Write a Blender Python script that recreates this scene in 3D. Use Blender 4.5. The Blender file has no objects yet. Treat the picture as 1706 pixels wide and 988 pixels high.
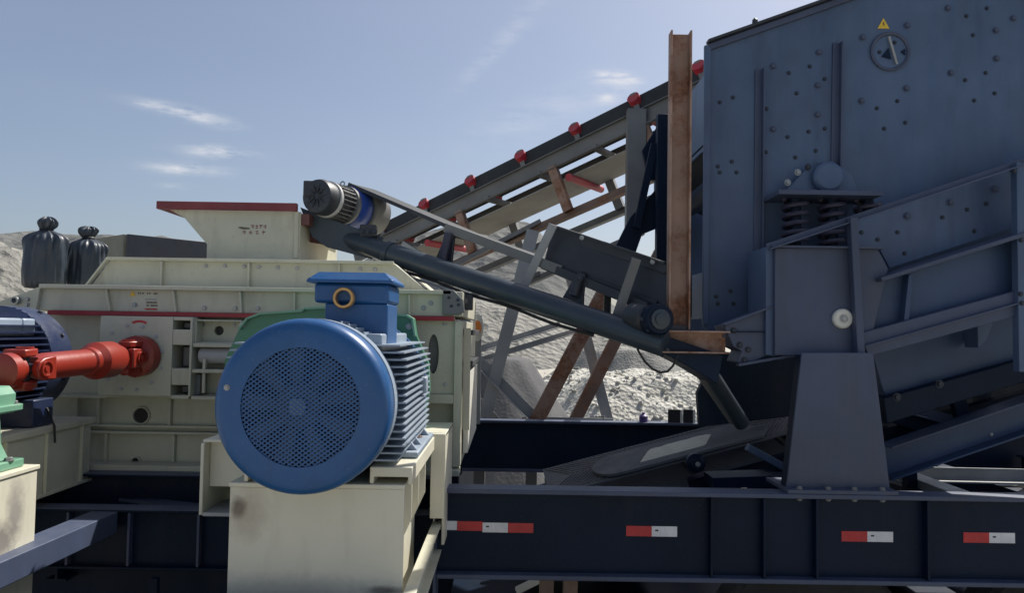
import bpy, bmesh, math, random
from mathutils import Vector, Matrix, noise as mnoise
random.seed(7)
R = math.radians
scene = bpy.context.scene
COL = scene.collection

# ------------------------------------------------------------------ camera
CAM = Vector((0.0, 0.0, 2.1))
PITCH, ROLL, FPX = 2.5, 0.9, 1280.0
RW, RH = 1706.0, 988.0
cam_data = bpy.data.cameras.new('camera')
cam_data.sensor_width = 36.0
cam_data.lens = 36.0 * FPX / RW
cam_data.clip_start = 0.05
cam_data.clip_end = 4000.0
cam = bpy.data.objects.new('camera', cam_data)
CM = Matrix.Rotation(R(90 + PITCH), 3, 'X') @ Matrix.Rotation(R(ROLL), 3, 'Z')
cam.matrix_world = Matrix.Translation(CAM) @ CM.to_4x4()
COL.objects.link(cam)
scene.camera = cam

# ------------------------------------------------------------------ sun, sky, exposure
SUN_AZ, SUN_EL = 45.0, 50.0          # degrees right of +Y, degrees above the horizon
SKY_STRENGTH, SUN_STRENGTH = 0.092, 5.0
scene.view_settings.view_transform = 'Standard'
scene.view_settings.look = 'None'
scene.view_settings.gamma = 1.0
scene.view_settings.exposure = 0.3
scene.view_settings.use_curve_mapping = False
scene.cycles.max_bounces = 7
scene.cycles.diffuse_bounces = 3
scene.cycles.glossy_bounces = 3

sd = Vector((math.sin(R(SUN_AZ)) * math.cos(R(SUN_EL)), math.cos(R(SUN_AZ)) * math.cos(R(SUN_EL)), math.sin(R(SUN_EL))))
sun_data = bpy.data.lights.new('sun', 'SUN')
sun_data.energy = SUN_STRENGTH
sun_data.angle = R(0.55)
sun_data.color = (1.0, 0.95, 0.87)
sun = bpy.data.objects.new('sun', sun_data)
sun.rotation_euler = sd.to_track_quat('Z', 'Y').to_euler()
sun.location = sd * 50
COL.objects.link(sun)


def ray(px, py):
    v = Vector(((px - RW / 2) / FPX, -(py - RH / 2) / FPX, -1.0))
    return (CM @ v)


def at(px, py, Y):
    """world point on the sight line of a photo pixel at depth Y metres"""
    d = ray(px, py)
    return CAM + d * (Y / d.y)


def X_(px, py, Y): return at(px, py, Y).x
def Z_(px, py, Y): return at(px, py, Y).z


world = bpy.data.worlds.new('World')
scene.world = world
world.use_nodes = True
world.cycles.sampling_method = 'MANUAL'
world.cycles.sample_map_resolution = 512
wn, wl = world.node_tree.nodes, world.node_tree.links
wn.clear()
wout = wn.new('ShaderNodeOutputWorld')
wbg = wn.new('ShaderNodeBackground')
wbg.inputs['Strength'].default_value = SKY_STRENGTH
sky = wn.new('ShaderNodeTexSky')
sky.sky_type = 'NISHITA'
sky.sun_disc = False
sky.sun_elevation = R(SUN_EL)
sky.sun_rotation = R(SUN_AZ)
sky.altitude = 900
sky.air_density = 1.0
sky.dust_density = 4.6
sky.ozone_density = 1.6
wl.new(wbg.outputs[0], wout.inputs[0])


def wmath(op, a, b=None, c=None):
    n = wn.new('ShaderNodeMath'); n.operation = op
    for i, v in enumerate((a, b, c)):
        if v is None: continue
        if isinstance(v, (int, float)): n.inputs[i].default_value = v
        else: wl.new(v, n.inputs[i])
    return n.outputs[0]


def wdot(a, vec):
    n = wn.new('ShaderNodeVectorMath'); n.operation = 'DOT_PRODUCT'
    wl.new(a, n.inputs[0]); n.inputs[1].default_value = vec
    return n.outputs['Value']


wtc = wn.new('ShaderNodeTexCoord')
wdir = wtc.outputs['Generated']
wmap = wn.new('ShaderNodeMapping')
wl.new(wdir, wmap.inputs[0])
wmap.inputs['Scale'].default_value = (14, 14, 60)
wnz = wn.new('ShaderNodeTexNoise')
wl.new(wmap.outputs[0], wnz.inputs['Vector'])
wnz.inputs['Scale'].default_value = 1.6
wnz.inputs['Detail'].default_value = 7
wnz.inputs['Roughness'].default_value = 0.62
cl_noise = wnz.outputs[0]
# wispy clouds: (photo px, photo py, half width, half height in px, tilt, amount)
total = None
for (cx, cy, hw, hh, tilt, amt) in [(272, 179, 42, 7, 0.22, 0.7), (330, 192, 40, 9, 0.2, 0.85), (372, 210, 20, 5, 0.1, 0.4),
                                    (364, 253, 44, 8, 0.08, 1.0), (308, 281, 48, 8, 0.05, 0.95), (292, 309, 22, 5, 0.05, 0.35),
                                    (1018, 128, 30, 9, 0.05, 1.1), (1050, 130, 18, 7, 0.3, 0.7), (1030, 150, 26, 12, -0.4, 0.45),
                                    (985, 298, 60, 8, 0.1, 0.5), (900, 190, 120, 30, -0.3, 0.22), (1010, 165, 16, 8, 0.0, 0.5), (862, 40, 120, 16, -1.05, 0.17), (815, 95, 60, 12, -1.0, 0.14)]:
    d0 = ray(cx, cy).normalized()
    tx = (ray(cx + 10, cy + 10 * tilt).normalized() - d0).normalized()
    ty = d0.cross(tx).normalized()
    k = FPX
    u = wmath('MULTIPLY', wdot(wdir, tx), k / hw)
    u = wmath('SUBTRACT', u, d0.dot(tx) * k / hw)
    v = wmath('MULTIPLY', wdot(wdir, ty), k / hh)
    v = wmath('SUBTRACT', v, d0.dot(ty) * k / hh)
    r2 = wmath('ADD', wmath('MULTIPLY', u, u), wmath('MULTIPLY', v, v))
    front = wmath('GREATER_THAN', wdot(wdir, d0), 0.5)
    m = wmath('MULTIPLY', wmath('EXPONENT', wmath('MULTIPLY', r2, -1.0)), front)
    m = wmath('MULTIPLY', m, amt)
    total = m if total is None else wmath('ADD', total, m)
thr = wmath('MULTIPLY', wmath('SUBTRACT', cl_noise, 0.36), 3.4)
thr = wmath('MAXIMUM', thr, 0.0)
cl = wmath('MINIMUM', wmath('MULTIPLY', total, thr), 1.0)
# a thin even veil of high haze with faint streaks over the whole sky
wmap2 = wn.new('ShaderNodeMapping'); wl.new(wdir, wmap2.inputs[0])
wmap2.inputs['Scale'].default_value = (2.0, 1.0, 6.0); wmap2.inputs['Rotation'].default_value = (0.3, 0.9, 0.4)
wnz2 = wn.new('ShaderNodeTexNoise'); wl.new(wmap2.outputs[0], wnz2.inputs['Vector'])
wnz2.inputs['Scale'].default_value = 1.3; wnz2.inputs['Detail'].default_value = 4
veil = wmath('ADD', wmath('MULTIPLY', wnz2.outputs[0], 0.20), 0.06)
mixv = wn.new('ShaderNodeMix'); mixv.data_type = 'RGBA'
wl.new(veil, mixv.inputs['Factor']); wl.new(sky.outputs[0], mixv.inputs['A'])
mixv.inputs['B'].default_value = (4.9, 5.05, 5.8, 1)
mixc = wn.new('ShaderNodeMix'); mixc.data_type = 'RGBA'
wl.new(cl, mixc.inputs['Factor']); wl.new(mixv.outputs['Result'], mixc.inputs['A'])
mixc.inputs['B'].default_value = (6.9, 7.0, 7.4, 1)
wl.new(mixc.outputs['Result'], wbg.inputs['Color'])

# ------------------------------------------------------------------ materials
MATS = {}


def paint(name, base, rough=0.45, dust=0.25, dustcol=(0.36, 0.34, 0.29), metallic=0.0, rust=0.0, bump=0.06,
          scale=3.0, var=0.12, spec=0.5, grime=0.0, grimecol=(0.05, 0.045, 0.04), stain_or_shade=(), streak=False, specks=0.0, speckcol=(0.5, 0.49, 0.45)):
    m = bpy.data.materials.new(name); m.use_nodes = True
    n, l = m.node_tree.nodes, m.node_tree.links
    b = n['Principled BSDF']
    tc = n.new('ShaderNodeTexCoord')
    vec = tc.outputs['Object']

    def noise(s, det=3, ro=0.6, stretch=None):
        t = n.new('ShaderNodeTexNoise'); t.inputs['Scale'].default_value = s
        t.inputs['Detail'].default_value = det; t.inputs['Roughness'].default_value = ro
        if stretch:
            mp = n.new('ShaderNodeMapping'); mp.inputs['Scale'].default_value = stretch
            l.new(vec, mp.inputs[0]); l.new(mp.outputs[0], t.inputs['Vector'])
        else:
            l.new(vec, t.inputs['Vector'])
        return t.outputs[0]

    def ramp(x, a, c):
        r = n.new('ShaderNodeMapRange'); r.inputs['From Min'].default_value = a; r.inputs['From Max'].default_value = c
        l.new(x, r.inputs['Value']); return r.outputs[0]

    def mix(f, a, c):
        x = n.new('ShaderNodeMix'); x.data_type = 'RGBA'
        if isinstance(f, float): x.inputs['Factor'].default_value = f
        else: l.new(f, x.inputs['Factor'])
        for s, v in (('A', a), ('B', c)):
            if isinstance(v, tuple): x.inputs[s].default_value = (*v[:3], 1)
            else: l.new(v, x.inputs[s])
        return x.outputs['Result']

    def mul(a, k):
        x = n.new('ShaderNodeMath'); x.operation = 'MULTIPLY'; l.new(a, x.inputs[0])
        if isinstance(k, float): x.inputs[1].default_value = k
        else: l.new(k, x.inputs[1])
        return x.outputs[0]
    big = noise(scale)
    lo = tuple(c * (1 - var) for c in base); hi = tuple(min(1, c * (1 + var)) for c in base)
    col = mix(ramp(big, 0.3, 0.7), lo, hi)
    if grime:
        st = noise(scale * 1.5, 4, 0.65, (2.2, 2.2, 0.45))
        col = mix(mul(ramp(st, 0.54, 0.78), grime), col, grimecol)
    if specks:
        col = mix(mul(ramp(noise(70, 3, 0.75), 0.64, 0.70), float(specks)), col, speckcol)
    for (pos, rad, sc_, amt) in stain_or_shade:
        vm = n.new('ShaderNodeMapping'); vm.vector_type = 'POINT'
        vm.inputs['Location'].default_value = tuple(-p_ / r_ for p_, r_ in zip(pos, rad)); vm.inputs['Scale'].default_value = tuple(1 / r_ for r_ in rad)
        l.new(vec, vm.inputs[0])
        ln = n.new('ShaderNodeVectorMath'); ln.operation = 'LENGTH'; l.new(vm.outputs[0], ln.inputs[0])
        ad_ = n.new('ShaderNodeMath'); ad_.operation = 'ADD'; l.new(ln.outputs['Value'], ad_.inputs[0])
        l.new(mul(noise(26, 6, 0.7), 0.9), ad_.inputs[1])
        col = mix(mul(ramp(ad_.outputs[0], 1.45, 0.75), float(amt)), col, sc_)
    if rust:
        rn = noise(scale * 2.2, 6, 0.7)
        rc = mix(ramp(noise(40, 3), 0.35, 0.65), (0.13, 0.045, 0.02), (0.28, 0.12, 0.055))
        col = mix(mul(ramp(rn, 0.62 - 0.3 * rust, 0.72 - 0.2 * rust), 1.0), col, rc)
    if dust:
        dn = noise(scale * 3.1, 4, 0.7, (3.0, 3.0, 0.35) if streak else None)
        geo = n.new('ShaderNodeNewGeometry')
        sp = n.new('ShaderNodeSeparateXYZ'); l.new(geo.outputs['True Normal'], sp.inputs[0])
        up = ramp(sp.outputs['Z'], 0.2, 0.9)
        ad = n.new('ShaderNodeMath'); ad.operation = 'MULTIPLY_ADD'
        l.new(up, ad.inputs[0]); ad.inputs[1].default_value = 0.55; ad.inputs[2].default_value = 0.38
        f = mul(mul(ramp(dn, 0.3, 0.75), ad.outputs[0]), float(dust) * 2.0)
        col = mix(f, col, dustcol)
        rr = n.new('ShaderNodeMath'); rr.operation = 'MULTIPLY_ADD'
        l.new(f, rr.inputs[0]); rr.inputs[1].default_value = 0.5; rr.inputs[2].default_value = rough
        rr.use_clamp = True
        l.new(rr.outputs[0], b.inputs['Roughness'])
    else:
        b.inputs['Roughness'].default_value = rough
    l.new(col, b.inputs['Base Color'])
    b.inputs['Metallic'].default_value = metallic
    b.inputs['Specular IOR Level'].default_value = spec
    if bump:
        bn = n.new('ShaderNodeBump'); bn.inputs['Strength'].default_value = bump
        bn.inputs['Distance'].default_value = 0.01
        l.new(noise(22, 2), bn.inputs['Height'])
        l.new(bn.outputs[0], b.inputs['Normal'])
    MATS[name] = m
    return m


paint('cream', (0.55, 0.54, 0.425), 0.45, 0.12, grime=0.5, grimecol=(0.30, 0.28, 0.22), var=0.09, specks=0.45, speckcol=(0.25, 0.22, 0.17))
paint('cream_clean', (0.67, 0.645, 0.52), 0.42, 0.10, grime=0.25, grimecol=(0.30, 0.27, 0.22), var=0.05, scale=2.0)
paint('slate_shaded', (0.030, 0.062, 0.135), 0.42, 0.08, (0.20, 0.22, 0.25), grime=0.45, grimecol=(0.02, 0.035, 0.07), var=0.2, scale=1.6, streak=True, bump=0.1)  # slate darkened for the shade among the lower beams
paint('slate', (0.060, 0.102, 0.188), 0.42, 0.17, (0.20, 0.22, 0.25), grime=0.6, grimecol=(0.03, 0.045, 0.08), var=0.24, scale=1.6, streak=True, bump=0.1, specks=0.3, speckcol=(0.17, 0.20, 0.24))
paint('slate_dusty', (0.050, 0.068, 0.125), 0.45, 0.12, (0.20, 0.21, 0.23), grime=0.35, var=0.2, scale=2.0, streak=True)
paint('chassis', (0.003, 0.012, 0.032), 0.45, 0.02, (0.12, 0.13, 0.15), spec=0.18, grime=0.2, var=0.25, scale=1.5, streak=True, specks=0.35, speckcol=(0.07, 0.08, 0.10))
paint('tube_grey', (0.028, 0.044, 0.062), 0.34, 0.08, (0.22, 0.22, 0.20), var=0.1)
paint('motor_blue', (0.010, 0.085, 0.250), 0.36, 0.06, (0.24, 0.28, 0.33), var=0.10, scale=4, grime=0.25, grimecol=(0.012, 0.05, 0.12), specks=0.35, speckcol=(0.16, 0.21, 0.28))
paint('motor_navy', (0.009, 0.020, 0.066), 0.30, 0.12, (0.26, 0.28, 0.30), var=0.1)
paint('bright_blue', (0.012, 0.06, 0.32), 0.35, 0.08, var=0.1)
paint('sunlit_blue', (0.27, 0.34, 0.43), 0.28, 0.25, (0.40, 0.42, 0.43), var=0.1)  # motor blue paled to stand in for sunlight on fins and rings
paint('motor_fan', (0.13, 0.19, 0.28), 0.45, 0.1, var=0.1)
paint('green', (0.05, 0.20, 0.115), 0.38, 0.12, (0.34, 0.36, 0.31), var=0.12)
paint('pale_green', (0.14, 0.33, 0.22), 0.36, 0.18, (0.45, 0.47, 0.42), var=0.1)
paint('red', (0.27, 0.023, 0.012), 0.36, 0.03, (0.30, 0.22, 0.17), var=0.12, grime=0.2)
paint('stripe_red', (0.30, 0.008, 0.02), 0.4, 0.08, var=0.1)
paint('roller_red', (0.42, 0.02, 0.035), 0.42, 0.15, var=0.2)
paint('rim_red', (0.17, 0.018, 0.025), 0.42, 0.10, var=0.2)
paint('primer_red', (0.13, 0.035, 0.035), 0.5, 0.2, var=0.2)
paint('rusty_steel', (0.33, 0.215, 0.165), 0.62, 0.12, (0.30, 0.25, 0.20), rust=0.55, var=0.25, scale=2.2, bump=0.12)
paint('brown_steel', (0.17, 0.105, 0.078), 0.6, 0.2, rust=0.4, var=0.25, bump=0.1)
paint('galv', (0.30, 0.315, 0.33), 0.42, 0.3, (0.34, 0.33, 0.30), var=0.2, spec=0.5)  # paled to stand in for haze over the far struts
paint('grey_steel', (0.15, 0.155, 0.16), 0.45, 0.25, (0.26, 0.25, 0.23), var=0.2)  # lifted slightly in place of haze on the far truss
paint('dark_steel', (0.022, 0.027, 0.038), 0.45, 0.12, (0.2, 0.2, 0.19), var=0.2)
paint('belt', (0.024, 0.028, 0.034), 0.6, 0.10, (0.2, 0.2, 0.19), var=0.2, spec=0.3)
paint('belt_lit', (0.30, 0.29, 0.265), 0.75, 0.4, (0.40, 0.38, 0.34), var=0.15, spec=0.3)  # belt colour lifted for light bounced onto it from the sand
paint('belt_dusty', (0.10, 0.107, 0.125), 0.65, 0.3, (0.28, 0.28, 0.27), var=0.15, spec=0.3)
paint('rubber', (0.018, 0.018, 0.021), 0.7, 0.2, (0.16, 0.16, 0.15), var=0.2, spec=0.3)
paint('tarp', (0.026, 0.038, 0.056), 0.36, 0.14, (0.22, 0.22, 0.22), var=0.15, scale=6)
paint('bolt_steel', (0.33, 0.34, 0.34), 0.35, 0.1, metallic=0.6)
paint('bolt_dark', (0.022, 0.03, 0.048), 0.45, 0.0)
paint('brass', (0.62, 0.36, 0.13), 0.33, 0.1, (0.4, 0.33, 0.22), metallic=0.5)
paint('tape_red', (0.50, 0.010, 0.018), 0.32, 0.10, grime=0.4, grimecol=(0.2, 0.02, 0.02), scale=9)
paint('tape_white', (0.70, 0.70, 0.72), 0.32, 0.14, grime=0.4, grimecol=(0.40, 0.40, 0.40), scale=9)
paint('sign_yellow', (0.78, 0.52, 0.04), 0.4, 0.05)
paint('black', (0.012, 0.012, 0.014), 0.5, 0.06)
paint('amber', (0.75, 0.22, 0.03), 0.3, 0.05)
paint('off_white', (0.70, 0.69, 0.62), 0.5, 0.12)
paint('label_grey', (0.42, 0.42, 0.42), 0.5, 0.05)
paint('letter_brown', (0.26, 0.14, 0.12), 0.5, 0.0)
paint('letter_dark', (0.12, 0.10, 0.07), 0.5, 0.0)
paint('purple_rubber', (0.030, 0.030, 0.062), 0.4, 0.08, var=0.2)
paint('purple', (0.10, 0.06, 0.22), 0.5, 0.1)
paint('bin_olive', (0.13, 0.135, 0.11), 0.6, 0.25, var=0.15)


def soil(name, c1, c2, scale, bump, dist=0.12, bounce_dim=None):
    m = bpy.data.materials.new(name); m.use_nodes = True
    n, l = m.node_tree.nodes, m.node_tree.links
    b = n['Principled BSDF']; b.inputs['Roughness'].default_value = 0.95
    b.inputs['Specular IOR Level'].default_value = 0.15
    geo = n.new('ShaderNodeTexCoord')
    t = n.new('ShaderNodeTexNoise'); t.inputs['Scale'].default_value = scale; t.inputs['Detail'].default_value = 9
    t.inputs['Roughness'].default_value = 0.66; l.new(geo.outputs['Object'], t.inputs['Vector'])
    v = n.new('ShaderNodeTexVoronoi'); v.inputs['Scale'].default_value = scale * 6
    l.new(geo.outputs['Object'], v.inputs['Vector'])
    r = n.new('ShaderNodeValToRGB'); r.color_ramp.elements[0].position = 0.33; r.color_ramp.elements[1].position = 0.68
    r.color_ramp.elements[0].color = (*c1, 1); r.color_ramp.elements[1].color = (*c2, 1)
    l.new(t.outputs[0], r.inputs[0])
    if bounce_dim:                      # ground darkened to cut bounced light, fading into pale sand outside it
        mp = n.new('ShaderNodeMapping'); mp.inputs['Location'].default_value = (-bounce_dim[0] / bounce_dim[2], -bounce_dim[1] / bounce_dim[3], 0)
        mp.inputs['Scale'].default_value = (1 / bounce_dim[2], 1 / bounce_dim[3], 0); l.new(geo.outputs['Object'], mp.inputs[0])
        ln = n.new('ShaderNodeVectorMath'); ln.operation = 'LENGTH'; l.new(mp.outputs[0], ln.inputs[0])
        ad0 = n.new('ShaderNodeMath'); ad0.operation = 'MULTIPLY_ADD'; l.new(t.outputs[0], ad0.inputs[0]); ad0.inputs[1].default_value = 0.35
        l.new(ln.outputs['Value'], ad0.inputs[2])
        mr = n.new('ShaderNodeMapRange'); mr.inputs['From Min'].default_value = 1.25; mr.inputs['From Max'].default_value = 1.0
        l.new(ad0.outputs[0], mr.inputs['Value'])
        mx = n.new('ShaderNodeMix'); mx.data_type = 'RGBA'; l.new(mr.outputs[0], mx.inputs['Factor']); l.new(r.outputs[0], mx.inputs['A'])
        mx.inputs['B'].default_value = (0.27, 0.255, 0.22, 1); l.new(mx.outputs['Result'], b.inputs['Base Color'])
    else:
        l.new(r.outputs[0], b.inputs['Base Color'])
    ad = n.new('ShaderNodeMath'); ad.operation = 'MULTIPLY_ADD'
    l.new(v.outputs['Distance'], ad.inputs[0]); ad.inputs[1].default_value = 0.35; l.new(t.outputs[0], ad.inputs[2])
    bn = n.new('ShaderNodeBump'); bn.inputs['Strength'].default_value = bump; bn.inputs['Distance'].default_value = dist
    l.new(ad.outputs[0], bn.inputs['Height']); l.new(bn.outputs[0], b.inputs['Normal'])
    MATS[name] = m


soil('sand', (0.36, 0.345, 0.29), (0.50, 0.485, 0.42), 0.9, 0.7, bounce_dim=(1.0, 1.5, 13.0, 7.0))
soil('rubble', (0.38, 0.37, 0.33), (0.62, 0.61, 0.55), 2.2, 0.9, 0.16)
soil('sunlit_pale', (0.62, 0.61, 0.54), (0.72, 0.71, 0.64), 8.0, 0.5, 0.02)  # pale colour of the painted sunlight patch on the lower belt
soil('grey_heap', (0.20, 0.20, 0.19), (0.29, 0.285, 0.265), 3.0, 0.6)
soil('dark_heap', (0.11, 0.11, 0.115), (0.15, 0.15, 0.15), 4.0, 0.3, 0.03)
soil('bank', (0.19, 0.187, 0.17), (0.33, 0.325, 0.295), 0.35, 0.9, 0.8)
soil('ridge', (0.115, 0.12, 0.118), (0.18, 0.182, 0.175), 0.03, 0.8, 6.0)

# ------------------------------------------------------------------ mesh builder


class MB:
    def __init__(s): s.v = []; s.f = []

    def add(s, vs, fs):
        o = len(s.v); s.v += [tuple(p) for p in vs]; s.f += [tuple(i + o for i in f) for f in fs]; return s

    def box(s, x0, x1, y0, y1, z0, z1):
        return s.add([(x0, y0, z0), (x1, y0, z0), (x1, y1, z0), (x0, y1, z0), (x0, y0, z1), (x1, y0, z1), (x1, y1, z1), (x0, y1, z1)],
                     [(0, 3, 2, 1), (4, 5, 6, 7), (0, 1, 5, 4), (1, 2, 6, 5), (2, 3, 7, 6), (3, 0, 4, 7)])

    def ext(s, prof, p0, p1, up=(0, 0, 1)):
        p0, p1, up = Vector(p0), Vector(p1), Vector(up)
        d = (p1 - p0).normalized(); sd_ = d.cross(up).normalized(); u = sd_.cross(d)
        n = len(prof)
        vs = [p0 + sd_ * a + u * b for a, b in prof] + [p1 + sd_ * a + u * b for a, b in prof]
        fs = [tuple(range(n)), tuple(range(2 * n - 1, n - 1, -1))] + [(i, (i + 1) % n, n + (i + 1) % n, n + i) for i in range(n)]
        return s.add(vs, fs)

    def bar(s, p0, p1, w, h, up=(0, 0, 1)):
        return s.ext([(-w / 2, -h / 2), (w / 2, -h / 2), (w / 2, h / 2), (-w / 2, h / 2)], p0, p1, up)

    def prism(s, poly, y0, y1):
        n = len(poly)
        vs = [(x, y0, z) for x, z in poly] + [(x, y1, z) for x, z in poly]
        fs = [tuple(range(n)), tuple(range(2 * n - 1, n - 1, -1))] + [(i, (i + 1) % n, n + (i + 1) % n, n + i) for i in range(n)]
        return s.add(vs, fs)

    def lathe(s, prof, origin, axis, n=24, up=None, close=True):
        """prof: list of (radius, distance along axis)"""
        o, a = Vector(origin), Vector(axis).normalized()
        t = Vector(up) if up else (Vector((0, 0, 1)) if abs(a.z) < 0.9 else Vector((1, 0, 0)))
        e1 = a.cross(t).normalized(); e2 = a.cross(e1)
        vs, fs = [], []
        for r, h in prof:
            for k in range(n):
                c, q = math.cos(2 * math.pi * k / n), math.sin(2 * math.pi * k / n)
                vs.append(o + a * h + e1 * (r * c) + e2 * (r * q))
        for i in range(len(prof) - 1):
            for k in range(n):
                k2 = (k + 1) % n
                fs.append((i * n + k, i * n + k2, (i + 1) * n + k2, (i + 1) * n + k))
        if close:
            fs.append(tuple(range(n - 1, -1, -1)))
            fs.append(tuple(range((len(prof) - 1) * n, len(prof) * n)))
        return s.add(vs, fs)

    def cyl(s, p0, p1, r, r1=None, n=20):
        p0, p1 = Vector(p0), Vector(p1)
        L = (p1 - p0).length
        return s.lathe([(r, 0), (r if r1 is None else r1, L)], p0, p1 - p0, n)

    def path(s, pts, r, n=8):
        pts = [Vector(p) for p in pts]; vs, fs = [], []
        for i, p in enumerate(pts):
            d = (pts[min(i + 1, len(pts) - 1)] - pts[max(i - 1, 0)]).normalized()
            t = Vector((0, 0, 1)) if abs(d.z) < 0.95 else Vector((0, 1, 0))
            e1 = d.cross(t).normalized(); e2 = d.cross(e1)
            for k in range(n):
                vs.append(p + e1 * r * math.cos(2 * math.pi * k / n) + e2 * r * math.sin(2 * math.pi * k / n))
        for i in range(len(pts) - 1):
            for k in range(n):
                fs.append((i * n + k, i * n + (k + 1) % n, (i + 1) * n + (k + 1) % n, (i + 1) * n + k))
        fs.append(tuple(range(n))); fs.append(tuple(range((len(pts) - 1) * n, len(pts) * n)))
        return s.add(vs, fs)

    def plate_hole(s, x0, x1, z0, z1, cx, cz, rx, rz, y0, y1, n=28):
        ang = sorted([2 * math.pi * k / n for k in range(n)] + [math.atan2(z - cz, x - cx) % (2 * math.pi) for x in (x0, x1) for z in (z0, z1)])
        inn, out = [], []
        for a in ang:
            c, q = math.cos(a), math.sin(a)
            inn.append((cx + rx * c, cz + rz * q))
            tt = min([((x1 - cx) / c if c > 1e-9 else (x0 - cx) / c if c < -1e-9 else 1e9), ((z1 - cz) / q if q > 1e-9 else (z0 - cz) / q if q < -1e-9 else 1e9)])
            out.append((cx + tt * c, cz + tt * q))
        m = len(ang)
        vs = [(x, y0, z) for x, z in inn] + [(x, y0, z) for x, z in out] + [(x, y1, z) for x, z in inn] + [(x, y1, z) for x, z in out]
        fs = []
        for i in range(m):
            j = (i + 1) % m
            fs += [(i, m + i, m + j, j), (2 * m + i, 2 * m + j, 3 * m + j, 3 * m + i), (i, j, 2 * m + j, 2 * m + i), (m + i, 3 * m + i, 3 * m + j, m + j)]
        return s.add(vs, fs)

    def build(s, name, mat, parent=None, bev=0.0, label=None, ang=32, kind=None):
        me = bpy.data.meshes.new(name)
        me.from_pydata(s.v, [], s.f)
        bm = bmesh.new(); bm.from_mesh(me)
        bmesh.ops.recalc_face_normals(bm, faces=bm.faces)
        bm.to_mesh(me); bm.free()
        me.polygons.foreach_set('use_smooth', [True] * len(me.polygons))
        me.set_sharp_from_angle(angle=R(ang))
        me.materials.append(MATS[mat])
        o = bpy.data.objects.new(name, me); COL.objects.link(o)
        attach(o, parent)
        if bev:
            b = o.modifiers.new('bevel', 'BEVEL'); b.width = bev; b.segments = 2; b.limit_method = 'ANGLE'; b.angle_limit = R(40)
        if label: o['label'] = label
        if kind: o['kind'] = kind
        return o


def attach(o, parent):
    if parent is None: return
    o.parent = parent
    if parent.type == 'EMPTY':
        o.matrix_parent_inverse = Matrix.Translation(parent.location).inverted()


def thing(name, label, cat, loc, group=None):
    o = bpy.data.objects.new(name, None); COL.objects.link(o)
    o.empty_display_size = 0.1
    o.location = loc
    tag(o, label, cat, group); return o


def tag(o, label, cat, group=None, kind=None):
    o['label'] = label; o['category'] = cat
    if group: o['group'] = group
    if kind: o['kind'] = kind
    return o


def Cp(w, h, t):   # channel, opening towards +u (towards the camera for a bar running +X)
    return [(-w / 2, -h / 2), (w / 2, -h / 2), (w / 2, -h / 2 + t), (-w / 2 + t, -h / 2 + t), (-w / 2 + t, h / 2 - t), (w / 2, h / 2 - t), (w / 2, h / 2), (-w / 2, h / 2)]


def Ip(w, h, t):
    a, b = w / 2, h / 2
    return [(-a, -b), (a, -b), (a, -b + t), (t / 2, -b + t), (t / 2, b - t), (a, b - t), (a, b), (-a, b), (-a, b - t), (-t / 2, b - t), (-t / 2, -b + t), (-a, -b + t)]


def Lp(w, h, t):
    return [(-w / 2, -h / 2), (w / 2, -h / 2), (w / 2, -h / 2 + t), (-w / 2 + t, -h / 2 + t), (-w / 2 + t, h / 2), (-w / 2, h / 2)]


_bolt = {}


def bolt(parent, p, r=0.011, mat='bolt_dark', axis=(0, -1, 0), h=None, name='bolt'):
    key = (round(r, 4), mat, axis)
    if key not in _bolt:
        b = MB(); hh = h or r * 0.9
        b.lathe([(r * 1.45, 0), (r * 1.45, r * 0.25)], (0, 0, 0), axis, 14)
        b.lathe([(r, r * 0.2), (r, hh), (r * 0.85, hh * 1.15)], (0, 0, 0), axis, 6)
        o = b.build(name, mat)
        _bolt[key] = o.data
        o.location = p
    else:
        o = bpy.data.objects.new(name, _bolt[key]); COL.objects.link(o); o.location = p
    attach(o, parent)
    return o


def bolts_px(parent, pts, Y, r=0.011, mat='bolt_dark'):
    for px, py in pts: bolt(parent, at(px, py, Y), r, mat)


def pxp(pts, Y):
    return [(at(x, y, Y).x, at(x, y, Y).z) for x, y in pts]


def rect_px(px0, py0, px1, py1, Y):
    a, b = at(px0, (py0 + py1) / 2, Y), at(px1, (py0 + py1) / 2, Y)
    c, d = at((px0 + px1) / 2, py0, Y), at((px0 + px1) / 2, py1, Y)
    return a.x, b.x, d.z, c.z


def pbox(px0, py0, px1, py1, Y, depth, mb=None):
    x0, x1, z0, z1 = rect_px(px0, py0, px1, py1, Y)
    return (mb or MB()).box(x0, x1, Y, Y + depth, z0, z1)


# ================================================================== SETTING


def fbm(x, y, s, octv=5):
    return mnoise.fractal(Vector((x * s, y * s, 3.7)), 1.0, 2.0, octv)


def field(name, xs, ys, hf, mat):
    vs = [(x, y, hf(x, y)) for y in ys for x in xs]
    nx = len(xs)
    fs = [(j * nx + i, j * nx + i + 1, (j + 1) * nx + i + 1, (j + 1) * nx + i) for j in range(len(ys) - 1) for i in range(nx - 1)]
    return MB().add(vs, fs).build(name, mat, ang=180)


def lin(a, b, n): return [a + (b - a) * i / (n - 1) for i in range(n)]
def sst(t): t = max(0.0, min(1.0, t)); return t * t * (3 - 2 * t)


def ground_h(x, y):
    k = sst((math.hypot(x, y - 4) - 7) / 8)
    far = sst((math.hypot(x, y) - 60) / 300)
    return k * (0.10 * fbm(x, y, 0.35) + 0.12 * fbm(x, y, 0.9, 3)) + far * 2.0 * fbm(x, y, 0.01)


gx = [math.sinh(t) * 9 for t in lin(-5.6, 5.6, 181)]
gy = [4 + math.sinh(t) * 9 for t in lin(-4.2, 5.6, 171)]
g = field('ground', gx, gy, ground_h, 'sand'); g['kind'] = 'structure'

# distant ridges, each a real hill standing at its distance


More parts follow.
